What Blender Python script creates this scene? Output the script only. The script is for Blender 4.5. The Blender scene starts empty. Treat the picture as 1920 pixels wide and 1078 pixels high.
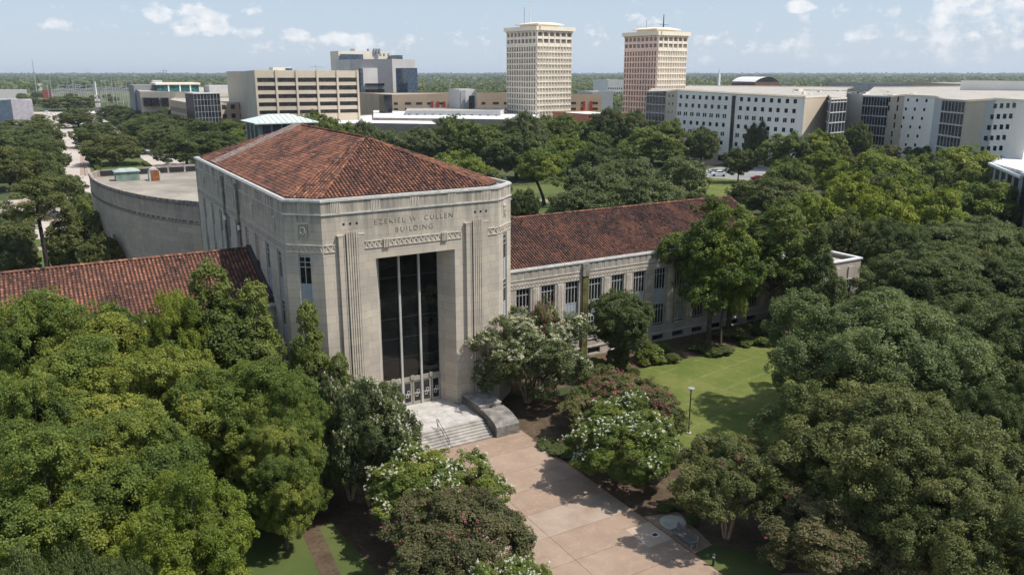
import bpy, math, random
import numpy as np
from mathutils import Vector, Matrix
R = math.radians
scene = bpy.context.scene
COL = scene.collection
# ------------------------------------------------------------------ camera
FPX, HZ, CAMH, YAW = 1520.0, 402.0, 34.0, R(30.3)
PIT = math.atan(HZ / FPX)
cam_d = bpy.data.cameras.new("camera"); cam = bpy.data.objects.new("camera", cam_d); COL.objects.link(cam)
cam_d.sensor_width = 36.0; cam_d.lens = FPX / 1920 * 36.0
cam_d.clip_start = 0.5; cam_d.clip_end = 60000
cam.location = (0, 0, CAMH); cam.rotation_euler = (R(90) - PIT, 0, -YAW)
scene.camera = cam
# ------------------------------------------------------------------ sun + sky
SUN_AZ, SUN_EL = R(134), R(58)
sdir = Vector((math.sin(SUN_AZ) * math.cos(SUN_EL), math.cos(SUN_AZ) * math.cos(SUN_EL), math.sin(SUN_EL)))
sl = bpy.data.lights.new("sun", 'SUN'); so = bpy.data.objects.new("sun", sl); COL.objects.link(so)
sl.energy = 4.0; sl.angle = R(0.6); sl.color = (1.0, 0.955, 0.89)
so.rotation_euler = (-sdir).to_track_quat('-Z', 'Y').to_euler(); so.location = (0, 0, 120)
scene.view_settings.view_transform = 'Standard'; scene.view_settings.look = 'None'
scene.view_settings.exposure = 0.47; scene.view_settings.gamma = 1.0
scene.cycles.max_bounces = 6; scene.cycles.diffuse_bounces = 4; scene.cycles.glossy_bounces = 2
scene.cycles.transmission_bounces = 3; scene.cycles.volume_bounces = 0; scene.cycles.transparent_max_bounces = 4
scene.cycles.use_adaptive_sampling = True; scene.cycles.adaptive_threshold = 0.02
scene.cycles.use_denoising = True

class NT:
    """small node-tree helper"""
    def __init__(s, tree): s.t = tree; s.n = tree.nodes; s.l = tree.links
    def new(s, typ, **kw):
        nd = s.n.new(typ)
        for k, v in kw.items():
            if k.startswith('i_'):
                key = k[2:]
                key = int(key) if key.isdigit() else key
                s.inp(nd, key, v)
            else: setattr(nd, k, v)
        return nd
    def inp(s, nd, key, v):
        sk = nd.inputs[key]
        if isinstance(v, bpy.types.NodeSocket): s.l.new(v, sk)
        else: sk.default_value = v
    def math(s, op, a, b=None, c=None, clamp=False):
        nd = s.n.new('ShaderNodeMath'); nd.operation = op; nd.use_clamp = clamp
        s.inp(nd, 0, a)
        if b is not None: s.inp(nd, 1, b)
        if c is not None: s.inp(nd, 2, c)
        return nd.outputs[0]
    def mix(s, f, a, b, blend='MIX'):
        nd = s.n.new('ShaderNodeMix'); nd.data_type = 'RGBA'; nd.blend_type = blend
        s.inp(nd, 0, f); s.inp(nd, 6, a); s.inp(nd, 7, b)
        return nd.outputs[2]
    def ramp(s, f, stops):
        nd = s.n.new('ShaderNodeValToRGB'); s.inp(nd, 0, f)
        el = nd.color_ramp.elements
        while len(el) < len(stops): el.new(0.5)
        for e, (p, c) in zip(el, stops):
            e.position = p; e.color = c if len(c) == 4 else (*c, 1)
        return nd.outputs[0]
    def noise(s, vec, scale, detail=4, rough=0.55, dist=0.0):
        nd = s.n.new('ShaderNodeTexNoise'); s.inp(nd, 'Vector', vec)
        nd.inputs['Scale'].default_value = scale; nd.inputs['Detail'].default_value = detail
        nd.inputs['Roughness'].default_value = rough; nd.inputs['Distortion'].default_value = dist
        return nd.outputs[0]
    def mapr(s, v, a, b, c=0.0, d=1.0):
        nd = s.n.new('ShaderNodeMapRange'); s.inp(nd, 0, v)
        for i, x in enumerate((a, b, c, d)): nd.inputs[i + 1].default_value = x
        return nd.outputs[0]

def px_dir(px, py):
    f = Vector((math.sin(YAW) * math.cos(PIT), math.cos(YAW) * math.cos(PIT), -math.sin(PIT)))
    r = Vector((math.cos(YAW), -math.sin(YAW), 0)); u = r.cross(f)
    return f * FPX + r * (px - 960) - u * (py - 539)
def at(px, py, z=0.0):
    d = px_dir(px, py); t = (z - CAMH) / d.z
    return Vector((0, 0, CAMH)) + d * t
def dist(px, py, D):
    d = px_dir(px, py); return Vector((0, 0, CAMH)) + d * (D / math.hypot(d.x, d.y))

world = bpy.data.worlds.new("World"); scene.world = world; world.use_nodes = True
w = NT(world.node_tree); w.n.clear()
wo = w.new('ShaderNodeOutputWorld'); bg = w.new('ShaderNodeBackground'); bg.inputs[1].default_value = 0.14
sky = w.new('ShaderNodeTexSky', sky_type='NISHITA', sun_disc=False, sun_elevation=SUN_EL, sun_rotation=SUN_AZ,
            altitude=0.0, air_density=1.0, dust_density=1.6, ozone_density=1.0)
tc = w.new('ShaderNodeTexCoord')
sp = w.new('ShaderNodeSeparateXYZ', i_0=tc.outputs['Generated'])
az = w.math('ARCTAN2', sp.outputs[0], sp.outputs[1]); el = w.math('ARCSINE', sp.outputs[2])
azd = w.math('MULTIPLY', az, 57.2958); eld = w.math('MULTIPLY', el, 57.2958)
cv = w.new('ShaderNodeCombineXYZ', i_0=azd, i_1=w.math('MULTIPLY', eld, 1.35), i_2=0.0).outputs[0]
n1 = w.noise(cv, 0.62, 8, 0.58, 0.0)
n2 = w.noise(cv, 0.085, 2, 0.5)
cov = w.math('MULTIPLY_ADD', n2, 0.42, -0.21)
def azel(px, py):
    d = px_dir(px, py); return math.degrees(math.atan2(d.x, d.y)), math.degrees(math.atan2(d.z, math.hypot(d.x, d.y)))
CLOUDS = [(355, 25, 75, 20, .30), (400, 58, 85, 12, .26), (120, 47, 75, 11, .2), (553, 62, 28, 12, .25), (650, 72, 50, 14, .25), (470, 95, 45, 12, .13),
          (285, 63, 30, 6, .15), (780, 80, 25, 14, .14), (920, 80, 30, 12, .13), (1110, 65, 60, 22, .12), (1210, 38, 24, 12, .22), (1497, 14, 26, 9, .26),
          (1570, 40, 55, 20, .17), (1640, 68, 75, 24, .2), (1860, 20, 170, 36, .19), (1800, 80, 170, 34, .17), (1560, 95, 200, 26, .13), (1000, 95, 120, 16, .10), (860, 70, 60, 20, .12), (1250, 100, 110, 18, .12), (1325, 72, 30, 16, .16), (1410, 82, 60, 12, .14), (700, 92, 80, 14, .1), (1750, 5, 120, 14, .12)]
acc = None
for (cx, cy, rx, ry, st) in CLOUDS:
    a0, e0 = azel(cx, cy); dx = w.math('MULTIPLY', w.math('SUBTRACT', azd, a0), 1 / (rx * .036))
    dy = w.math('MULTIPLY', w.math('SUBTRACT', eld, e0), 1 / (ry * .036))
    d2 = w.math('ADD', w.math('MULTIPLY', dx, dx), w.math('MULTIPLY', dy, dy))
    g = w.math('MULTIPLY', w.math('SUBTRACT', 1.0, w.math('MULTIPLY', d2, .45), clamp=True), st)
    acc = g if acc is None else w.math('MAXIMUM', acc, g)
dens = w.math('ADD', w.math('ADD', n1, w.math('MULTIPLY', cov, 0.6)), w.math('ADD', acc, -0.12))
cl = w.mapr(dens, 0.50, 0.645)
low = w.mapr(eld, 0.0, 2.0)
cl = w.math('MULTIPLY', w.math('MULTIPLY', cl, low), 0.85, clamp=True)
n3 = w.noise(cv, 1.1, 3, 0.5)
ccol = w.mix(w.mapr(n3, .35, .65), (4.1, 4.3, 4.6, 1), (5.1, 5.12, 5.2, 1))
hz = w.mapr(eld, 12.0, 60.0, 0.85, 0.45)
skyc = w.mix(hz, sky.outputs[0], w.mix(w.mapr(eld, -0.5, 7.0), (3.20, 3.65, 4.20, 1), (2.40, 3.10, 3.98, 1)))
w.l.new(w.mix(cl, skyc, ccol), bg.inputs[0]); w.l.new(bg.outputs[0], wo.inputs[0])

# ------------------------------------------------------------------ materials
MATS = {}
def P(name, col, rough=0.85, var=0.12, vs=0.6, bump=0.0, bs=8.0, spec=0.3, metal=0.0, col2=None, streak=0.0, fine=0.0):
    """general painted / mineral surface: base colour, broad variation, fine grain, optional vertical streaks"""
    if name in MATS: return MATS[name]
    m = bpy.data.materials.new(name); m.use_nodes = True; t = NT(m.node_tree); b = t.n['Principled BSDF']
    g = t.new('ShaderNodeNewGeometry').outputs['Position']
    n = t.noise(g, vs, 5, 0.6)
    c2 = col2 or tuple(c * (1 - var * 2.2) for c in col)
    c1 = tuple(min(1, c * (1 + var * .6)) for c in col)
    c = t.mix(t.mapr(n, .32, .68), (*c2, 1), (*c1, 1))
    if fine:
        nf = t.noise(g, vs * 14, 3, 0.7)
        c = t.mix(t.mapr(nf, .3, .7, fine, 0.0), c, (*[x * .35 for x in col], 1))
    if streak:
        mp = t.new('ShaderNodeMapping', i_0=g); mp.inputs['Scale'].default_value = (1.6, 1.6, .12)
        ns = t.noise(mp.outputs[0], 1.0, 5, 0.65)
        c = t.mix(t.mapr(ns, .48, .75, 0.0, streak), c, (*[x * .32 for x in col], 1))
    t.l.new(c, b.inputs['Base Color'])
    b.inputs['Roughness'].default_value = rough; b.inputs['Specular IOR Level'].default_value = spec; b.inputs['Metallic'].default_value = metal
    if bump:
        bp = t.new('ShaderNodeBump', i_Height=t.noise(g, bs, 4, .6)); bp.inputs['Strength'].default_value = bump; bp.inputs['Distance'].default_value = .05
        t.l.new(bp.outputs[0], b.inputs['Normal'])
    MATS[name] = m; return m

def stone(name, col, joint=True, grime=.5, ztop=22.9, zr=3.2, warm=.25):
    m = bpy.data.materials.new(name); m.use_nodes = True; t = NT(m.node_tree); b = t.n['Principled BSDF']
    g = t.new('ShaderNodeNewGeometry').outputs['Position']
    s = t.new('ShaderNodeSeparateXYZ', i_0=g)
    nb = t.noise(g, .35, 6, .62); nf = t.noise(g, 5.0, 5, .7); nff = t.noise(g, 22.0, 3, .7)
    c = t.mix(t.mapr(nb, .3, .7), (col[0] * .82, col[1] * .82, col[2] * .83, 1), (min(1, col[0] * 1.1), min(1, col[1] * 1.08), col[2] * 1.05, 1))
    nw = t.noise(g, .16, 4, .6)
    c = t.mix(t.mapr(nw, .55, .72, 0, warm), c, (col[0] * .95, col[1] * .80, col[2] * .58, 1))
    c = t.mix(t.mapr(nf, .3, .75, .0, .35), c, (col[0] * .6, col[1] * .6, col[2] * .6, 1))
    c = t.mix(t.mapr(nff, .35, .7, .22, .0), c, (col[0] * .45, col[1] * .44, col[2] * .42, 1))
    mp = t.new('ShaderNodeMapping', i_0=g); mp.inputs['Scale'].default_value = (1.1, 1.1, .10)
    ns = t.noise(mp.outputs[0], 1.3, 6, .68)
    zt = t.mapr(s.outputs[2], ztop - zr * 1.7, ztop, 0.12, 1.0)
    gr = t.math('MULTIPLY', t.mapr(ns, .36, .62, 0, 1), t.math('MULTIPLY', zt, grime), clamp=True)
    c = t.mix(gr, c, (.10, .098, .092, 1))
    if joint:
        br = t.new('ShaderNodeTexBrick'); cv = t.new('ShaderNodeCombineXYZ', i_0=t.math('ADD', s.outputs[0], t.math('MULTIPLY', s.outputs[1], .86)), i_1=s.outputs[2], i_2=0.0)
        t.l.new(cv.outputs[0], br.inputs['Vector']); br.inputs['Scale'].default_value = 1.0
        br.inputs['Brick Width'].default_value = 1.35; br.inputs['Row Height'].default_value = .78; br.inputs['Mortar Size'].default_value = .018
        br.inputs['Mortar Smooth'].default_value = .3
        br.inputs['Color1'].default_value = (1.04, 1.03, 1.0, 1); br.inputs['Color2'].default_value = (.86, .86, .87, 1); br.inputs['Mortar'].default_value = (.62, .60, .58, 1)
        c = t.mix(.85, c, br.outputs[0], 'MULTIPLY')
    t.l.new(c, b.inputs['Base Color']); b.inputs['Roughness'].default_value = .9; b.inputs['Specular IOR Level'].default_value = .2
    bp = t.new('ShaderNodeBump', i_Height=nf); bp.inputs['Strength'].default_value = .25; bp.inputs['Distance'].default_value = .03
    t.l.new(bp.outputs[0], b.inputs['Normal'])
    MATS[name] = m; return m

LIME = stone('limestone', (.57, .505, .42), grime=.75)
LIMEW = stone('limestone_wing', (.47, .42, .36), grime=.7, ztop=12.4, zr=2.2)
LIMED = stone('limestone_hall', (.50, .415, .345), grime=.6, ztop=17.2, zr=2.2, warm=.55)
COPE = P('coping_stone', (.49, .475, .44), var=.12, vs=2.0, streak=.35)
TRIM = P('carved_stone', (.58, .51, .425), var=.12, vs=1.4, fine=.2)
CHEEK = P('weathered_cheek_stone', (.27, .25, .225), var=.3, vs=1.3, fine=.45, streak=.4)

def glassm(name, col=(.012, .014, .018), rough=.08, spec=.5, var=.5, vs=.7):
    m = bpy.data.materials.new(name); m.use_nodes = True; t = NT(m.node_tree); b = t.n['Principled BSDF']
    g = t.new('ShaderNodeNewGeometry').outputs['Position']
    n = t.noise(g, vs, 3, .6)
    t.l.new(t.mix(t.mapr(n, .35, .65), (*[c * (1 - var) for c in col], 1), (*[c * (1 + var) for c in col], 1)), b.inputs['Base Color'])
    b.inputs['Roughness'].default_value = rough; b.inputs['Specular IOR Level'].default_value = spec
    bp = t.new('ShaderNodeBump', i_Height=t.noise(g, .9, 2)); bp.inputs['Strength'].default_value = .05; t.l.new(bp.outputs[0], b.inputs['Normal'])
    MATS[name] = m; return m
GLASS = glassm('dark_glass'); GLASSB = glassm('bronze_glass', (.05, .042, .038), .15); GLASST = glassm('teal_glass', (.03, .12, .12), .12)
GLASSG = glassm('grey_glass', (.022, .025, .03), .15, var=.7, vs=.25); GLASSL = glassm('blue_glass', (.06, .09, .13), .1)
SPANB = P('blue_grey_spandrel', (.36, .39, .42), rough=.5, var=.08)
ALU = P('aluminium', (.50, .49, .46), rough=.45, var=.08, metal=.2)
BRONZE = P('nickel_bronze_doors', (.34, .31, .26), rough=.5, var=.12, metal=.2)
DARKM = P('dark_metal', (.03, .03, .033), rough=.5, var=.15)
WHITEM = P('white_paint', (.74, .74, .72), rough=.6, var=.06)
GREYM = P('grey_metal', (.30, .31, .32), rough=.5, var=.1)
PLY = P('plywood_board', (.48, .27, .15), rough=.8, var=.18, vs=2)
PIPE = P('weathered_downpipe', (.27, .245, .20), var=.25, vs=1.5, streak=.5)
MOSS = P('mossy_downpipe', (.125, .12, .036), var=.3, vs=1.2, streak=.4)
COPPER = P('copper_patina', (.60, .665, .61), rough=.6, var=.12, vs=1.5, streak=.2)
BLIND = glassm('window_with_blinds', (.22, .23, .22), .3, var=.3, vs=.4)
COPPERD = P('copper_dark', (.12, .19, .20), rough=.6, var=.2)
CONC = P('pale_concrete', (.46, .43, .395), var=.12, vs=.8, fine=.15)
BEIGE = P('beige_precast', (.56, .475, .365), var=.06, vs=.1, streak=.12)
BEIGE2 = P('buff_brick', (.47, .36, .255), var=.06, vs=.1)
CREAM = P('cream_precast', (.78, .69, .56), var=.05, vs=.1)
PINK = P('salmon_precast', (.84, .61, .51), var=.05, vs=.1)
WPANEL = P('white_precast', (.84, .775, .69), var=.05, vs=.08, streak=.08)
WROOF = P('white_roof', (.70, .69, .67), var=.10, vs=.2, fine=.1)
TANROOF = P('tan_roof', (.40, .365, .315), var=.12, vs=.15, fine=.1)
GREYP = P('grey_panel', (.24, .24, .25), var=.06)
GREYL = P('light_grey_panel', (.50, .485, .47), var=.05)
BRICK = P('brown_brick', (.22, .13, .10), var=.1)
BROWNC = P('brown_concrete', (.30, .25, .21), var=.12, vs=.2)
REDP = P('red_panel', (.40, .05, .04), var=.06)
ORANGE = P('orange_panel', (.55, .22, .12), var=.08)
GRAVELROOF = P('gravel_roof', (.33, .29, .235), var=.28, vs=.16, fine=.3, col2=(.20, .175, .14))

def tile_mat():
    m = bpy.data.materials.new('clay_tiles'); m.use_nodes = True; t = NT(m.node_tree); b = t.n['Principled BSDF']
    a = t.new('ShaderNodeAttribute', attribute_name='tone').outputs['Fac']
    g = t.new('ShaderNodeNewGeometry').outputs['Position']
    n = t.noise(g, .28, 5, .65); nf = t.noise(g, 9.0, 4, .7)
    x = t.math('ADD', t.math('MULTIPLY', a, .85), t.mapr(n, .3, .7, -.27, .15))
    x = t.math('ADD', x, t.mapr(nf, .3, .7, -.12, .12), clamp=True)
    c = t.ramp(x, [(0.0, (.035, .024, .021)), (.22, (.095, .050, .040)), (.48, (.200, .089, .055)), (.78, (.325, .142, .082)), (1.0, (.45, .23, .14))])
    t.l.new(c, b.inputs['Base Color']); b.inputs['Roughness'].default_value = .85; b.inputs['Specular IOR Level'].default_value = .2
    MATS['tile'] = m; return m
TILE = tile_mat()
PALETILE = P('pale_roof_strip', (.33, .235, .195), var=.3, vs=1.6, fine=.3)
UNDER = P('tile_bed', (.07, .035, .026), var=.3, vs=2.0)

# ------------------------------------------------------------------ object helpers
def mesh_obj(name, verts, faces, mat=None, parent=None, smooth=False, tone=None):
    me = bpy.data.meshes.new(name)
    v = np.asarray(verts, dtype=np.float32)
    if isinstance(faces, np.ndarray):
        nf, k = faces.shape
        me.vertices.add(len(v)); me.vertices.foreach_set('co', v.ravel())
        me.loops.add(nf * k); me.loops.foreach_set('vertex_index', faces.astype(np.int32).ravel())
        me.polygons.add(nf); me.polygons.foreach_set('loop_start', np.arange(0, nf * k, k, dtype=np.int32))
        me.update(calc_edges=True)
    else:
        me.from_pydata([tuple(map(float, p)) for p in v], [], faces); me.update()
    if tone is not None:
        at_ = me.attributes.new('tone', 'FLOAT', 'FACE'); at_.data.foreach_set('value', np.asarray(tone, dtype=np.float32))
    if smooth: me.polygons.foreach_set('use_smooth', [True] * len(me.polygons))
    if mat: me.materials.append(mat)
    o = bpy.data.objects.new(name, me); COL.objects.link(o)
    if parent is not None: o.parent = parent
    return o
def tag(o, label=None, cat=None, group=None, kind=None):
    if label: o['label'] = label
    if cat: o['category'] = cat
    if group: o['group'] = group
    if kind: o['kind'] = kind
    return o
def empty(name, loc=(0, 0, 0), rz=0.0, label=None, cat=None, group=None):
    o = bpy.data.objects.new(name, None); COL.objects.link(o); o.location = loc; o.rotation_euler = (0, 0, rz); o.empty_display_size = .5
    return tag(o, label, cat, group)
class MB:
    def __init__(s, org=(0, 0, 0)): s.v = []; s.f = []; s.o = Vector(org)
    def add(s, vs, fs):
        k = len(s.v); s.v += [Vector(p) - s.o for p in vs]; s.f += [tuple(i + k for i in f) for f in fs]; return s
    def box(s, x0, x1, y0, y1, z0, z1):
        return s.add([(x0, y0, z0), (x1, y0, z0), (x1, y1, z0), (x0, y1, z0), (x0, y0, z1), (x1, y0, z1), (x1, y1, z1), (x0, y1, z1)],
                     [(0, 3, 2, 1), (4, 5, 6, 7), (0, 1, 5, 4), (1, 2, 6, 5), (2, 3, 7, 6), (3, 0, 4, 7)])
    def obox(s, A, B, d0, d1, z0, z1, t0=0.0, t1=None):
        """box along the ground line A->B from distance t0 to t1; d0..d1 = offset to the outside (right of A->B)"""
        A = Vector((A[0], A[1], 0)); B = Vector((B[0], B[1], 0)); L = (B - A).length; u = (B - A) / L; n = Vector((u.y, -u.x, 0))
        if t1 is None: t1 = L
        c = [A + u * t0 + n * d1, A + u * t1 + n * d1, A + u * t1 + n * d0, A + u * t0 + n * d0]
        return s.add([(p.x, p.y, z0) for p in c] + [(p.x, p.y, z1) for p in c], [(0, 3, 2, 1), (4, 5, 6, 7), (0, 1, 5, 4), (1, 2, 6, 5), (2, 3, 7, 6), (3, 0, 4, 7)])
    def prism(s, poly, z0, z1):
        n = len(poly); zt = z1 if hasattr(z1, '__len__') else [z1] * n
        return s.add([(p[0], p[1], z0) for p in poly] + [(p[0], p[1], z) for p, z in zip(poly, zt)],
                     [tuple(range(n - 1, -1, -1)), tuple(range(n, 2 * n))] + [(i, (i + 1) % n, n + (i + 1) % n, n + i) for i in range(n)])
    def quad(s, a, b, c, d): return s.add([a, b, c, d], [(0, 1, 2, 3)])
    def tube(s, p, r, n=8, cap=True):
        p = [Vector(q) for q in p]; rr = r if hasattr(r, '__len__') else [r] * len(p); vs = []; fs = []
        for i, q in enumerate(p):
            t = (p[min(i + 1, len(p) - 1)] - p[max(i - 1, 0)]).normalized()
            a = t.orthogonal().normalized() if abs(t.z) < .99 else Vector((1, 0, 0)); a = (a - t * a.dot(t)).normalized(); b = t.cross(a)
            vs += [q + (a * math.cos(2 * math.pi * k / n) + b * math.sin(2 * math.pi * k / n)) * rr[i] for k in range(n)]
        for i in range(len(p) - 1):
            for k in range(n): fs.append((i * n + k, i * n + (k + 1) % n, (i + 1) * n + (k + 1) % n, (i + 1) * n + k))
        if cap: fs += [tuple(range(n - 1, -1, -1)), tuple(range((len(p) - 1) * n, len(p) * n))]
        return s.add(vs, fs)
    def build(s, name, mat, parent=None, bevel=0.0, smooth=False):
        o = mesh_obj(name, s.v, s.f, mat, parent, smooth)
        if bevel:
            md = o.modifiers.new('b', 'BEVEL'); md.width = bevel; md.segments = 2; md.limit_method = 'ANGLE'
        return o
def wall_open(mb, A, u, L, z0, z1, ops, depth, tops=True):
    """wall sheet from A along unit u, with openings (u0,u1,za,zb) and their reveals going inward"""
    A = Vector((A[0], A[1], 0)); u = Vector((u[0], u[1], 0)).normalized(); n = Vector((u.y, -u.x, 0))
    us = sorted({0.0, L, *[o[0] for o in ops], *[o[1] for o in ops]}); zs = sorted({z0, z1, *[o[2] for o in ops], *[o[3] for o in ops]})
    pt = lambda t, z, d=0.0: (A + u * t - n * d) + Vector((0, 0, z))
    for a, b in zip(us, us[1:]):
        for c, d in zip(zs, zs[1:]):
            mu, mz = (a + b) / 2, (c + d) / 2
            if any(o[0] < mu < o[1] and o[2] < mz < o[3] for o in ops): continue
            mb.quad(pt(a, c), pt(b, c), pt(b, d), pt(a, d))
    for a, b, c, d in ops:
        mb.quad(pt(a, c), pt(a, d), pt(a, d, depth), pt(a, c, depth)); mb.quad(pt(b, d), pt(b, c), pt(b, c, depth), pt(b, d, depth))
        mb.quad(pt(a, d), pt(b, d), pt(b, d, depth), pt(a, d, depth)); mb.quad(pt(b, c), pt(a, c), pt(a, c, depth), pt(b, c, depth))
def win_unit(A, u, t0, t1, z0, z1, depth, parent, cols, rows, fr=.06, frm=None, glm=None, name='window', label=None, split=None):
    """recessed window: frame mesh as the part, pane as the sub-part"""
    A = Vector((A[0], A[1], 0)); u = Vector((u[0], u[1], 0)).normalized(); B = A + u * 10
    d = -depth
    f = MB()
    f.obox(A, B, d - .08, d + .05, z0, z0 + fr, t0, t1); f.obox(A, B, d - .08, d + .05, z1 - fr, z1, t0, t1)
    for i in range(cols + 1):
        t = t0 + (t1 - t0 - fr) * i / cols
        f.obox(A, B, d - .08, d + .048, z0 + fr, z1 - fr, t, t + fr)
    if split is None: split = [k / rows for k in range(1, rows)]
    for k in split:
        z = z0 + (z1 - z0) * k; f.obox(A, B, d - .06, d + .03, z - fr / 2, z + fr / 2, t0 + fr, t1 - fr)
    w_ = f.build(name, frm or ALU, parent)
    if label: w_['label'] = label
    g = MB().obox(A, B, d - .06, d - .02, z0 + .02, z1 - .02, t0 + .02, t1 - .02).build('pane', glm or GLASS, w_)
    return w_

# ------------------------------------------------------------------ ground, paving, lawns
def gmat(name, c1, c2, c3=None, s1=.08, s2=1.5, rough=.95, bump=.3, fine=.35):
    m = bpy.data.materials.new(name); m.use_nodes = True; t = NT(m.node_tree); b = t.n['Principled BSDF']
    g = t.new('ShaderNodeNewGeometry').outputs['Position']
    c = t.mix(t.mapr(t.noise(g, s1, 6, .6), .38, .62), (*c1, 1), (*c2, 1))
    if c3: c = t.mix(t.mapr(t.noise(g, s1 * 5, 5, .65), .52, .66), c, (*c3, 1))
    c = t.mix(t.mapr(t.noise(g, s2 * 6, 4, .75), .3, .7, fine, 0), c, (*[x * .3 for x in c1], 1))
    t.l.new(c, b.inputs['Base Color']); b.inputs['Roughness'].default_value = rough; b.inputs['Specular IOR Level'].default_value = .15
    bp = t.new('ShaderNodeBump', i_Height=t.noise(g, s2 * 4, 4, .7)); bp.inputs['Strength'].default_value = bump; bp.inputs['Distance'].default_value = .06
    t.l.new(bp.outputs[0], b.inputs['Normal']); MATS[name] = m; return m
def lawn_mat():
    m = bpy.data.materials.new('mown_lawn'); m.use_nodes = True; t = NT(m.node_tree); b = t.n['Principled BSDF']
    g = t.new('ShaderNodeNewGeometry').outputs['Position']; s = t.new('ShaderNodeSeparateXYZ', i_0=g)
    c = t.mix(t.mapr(t.noise(g, .18, 5, .6), .36, .64), (.115, .145, .034, 1), (.19, .195, .058, 1))
    nd = t.noise(g, .3, 5, .6, 2.5)
    def scuff(a, b_, ph):   # worn straw-coloured mower / footprint lines
        x = t.math('ADD', t.math('MULTIPLY', s.outputs[0], a), t.math('MULTIPLY', s.outputs[1], b_))
        x = t.math('ADD', x, t.math('MULTIPLY', nd, .6)); sw = t.math('ABSOLUTE', t.math('SINE', t.math('ADD', x, ph)))
        return t.math('MULTIPLY', t.mapr(sw, .0, .16, 1, 0), t.mapr(t.noise(g, .35, 4, .7), .42, .58))
    c = t.mix(t.mapr(t.noise(g, 1.3, 5, .75), .38, .66, .38, 0), c, (.060, .085, .020, 1))
    sc = t.math('MAXIMUM', scuff(.95, .25, .4), scuff(-.15, .8, 1.3))
    c = t.mix(t.math('MULTIPLY', sc, .5), c, (.30, .28, .12, 1))
    c = t.mix(t.mapr(t.noise(g, .09, 3, .6), .58, .75, 0, .55), c, (.22, .20, .07, 1))
    c = t.mix(t.mapr(t.noise(g, 9.0, 5, .8), .3, .7, .45, 0), c, (.035, .06, .01, 1))
    t.l.new(c, b.inputs['Base Color']); b.inputs['Roughness'].default_value = .95; b.inputs['Specular IOR Level'].default_value = .1
    bp = t.new('ShaderNodeBump', i_Height=t.noise(g, 14, 4, .8)); bp.inputs['Strength'].default_value = .5; bp.inputs['Distance'].default_value = .05
    t.l.new(bp.outputs[0], b.inputs['Normal']); return m
GROUND = gmat('ground_cover', (.045, .068, .024), (.080, .092, .036), (.14, .105, .07), .05, 1.2)
LAWN = lawn_mat()
MULCH = gmat('bark_mulch', (.10, .068, .045), (.16, .108, .075), (.045, .065, .022), .5, 3.5, bump=.8, fine=.6)
GRASS2 = gmat('rough_grass', (.070, .098, .028), (.125, .14, .045), None, .06, 2.0)
ROADM = gmat('concrete_road', (.40, .345, .295), (.48, .415, .355), None, .05, .8, bump=.05, fine=.12)
PATHM = gmat('brown_path', (.30, .22, .175), (.38, .28, .225), None, .2, 1.0, bump=.05, fine=.15)
ASPH = gmat('asphalt_lot', (.22, .215, .21), (.30, .29, .28), None, .05, 1.0, bump=.05, fine=.15)
def plaza_mat():
    m = bpy.data.materials.new('tinted_concrete'); m.use_nodes = True; t = NT(m.node_tree); b = t.n['Principled BSDF']
    g = t.new('ShaderNodeNewGeometry').outputs['Position']; s = t.new('ShaderNodeSeparateXYZ', i_0=g)
    a = t.new('ShaderNodeAttribute', attribute_name='tone').outputs['Fac']
    c = t.ramp(a, [(0, (.28, .205, .15)), (.45, (.325, .24, .178)), (.8, (.355, .27, .205)), (1.0, (.375, .315, .26))])
    c = t.mix(t.mapr(t.noise(g, .35, 6, .65), .42, .68, 0, .55), c, (.21, .145, .10, 1))
    c = t.mix(t.mapr(t.noise(g, 1.1, 6, .7), .5, .72, 0, .5), c, (.46, .33, .24, 1))
    c = t.mix(t.mapr(t.noise(g, 12, 4, .8), .35, .7, .28, 0), c, (.16, .10, .07, 1))
    t.l.new(c, b.inputs['Base Color']); b.inputs['Roughness'].default_value = .85; b.inputs['Specular IOR Level'].default_value = .2
    return m
PLAZA = plaza_mat()
def sheet(name, pts, z, mat, label=None, kind='structure', z0=None):
    if z0 is None: o = mesh_obj(name, [(p[0], p[1], z) for p in pts], [tuple(range(len(pts)))], mat)
    else: o = MB().prism([(p[0], p[1]) for p in pts], z0, z).build(name, mat)
    o['kind'] = kind
    if label: o['label'] = label
    if o.data.polygons[0].normal.z < 0 and z0 is None: o.data.flip_normals()
    return o
def gp(*pxs): return [(p.x, p.y) for p in (at(a, b) for a, b in pxs)]
gv = []; gf = []
S = 14000.0
sheet('ground', [(-S, -S), (S, -S), (S, S), (-S, S)], 0.0, GROUND)
# plaza slabs with real joints (each slab raised over a dark joint bed), one mesh
def plaza():
    x0s = [22.4, 30.0, 37.9]; ys = [63.05 - 3.47 * k for k in range(0, 19)]
    sheet('paving_bed', [(22.3, -4), (38.0, -4), (38.0, 63.3), (22.3, 63.3)], .004, P('joint_bed', (.17, .10, .07), var=.2))
    m = MB(); tn = []; rr = random.Random(5)
    for i in range(2):
        for k in range(len(ys) - 1):
            j = .018; x0, x1, y1, y0 = x0s[i] + j, x0s[i + 1] - j, ys[k] - j, ys[k + 1] + j
            m.box(x0, x1, y0, y1, .004, .016)
            v = rr.uniform(.35, .62)
            if k == 4: v = .9
            if k == 0: v = .25
            tn += [v] * 6
    o = mesh_obj('plaza_paving', m.v, m.f, PLAZA, tone=tn); o['kind'] = 'structure'
    m = MB()   # side spur with the drain by the bench
    m.box(35.6, 37.9, 40.8, 43.6, .016, .021); m.build('pale_slab', P('pale_slab', (.46, .355, .27), var=.1, fine=.25))['kind'] = 'structure'
plaza()
sheet('plaza_side_path', [(38.0, 38.5), (39.9, 38.7), (40.9, 43.6), (38.0, 44.4)], .0165, PLAZA)
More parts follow.
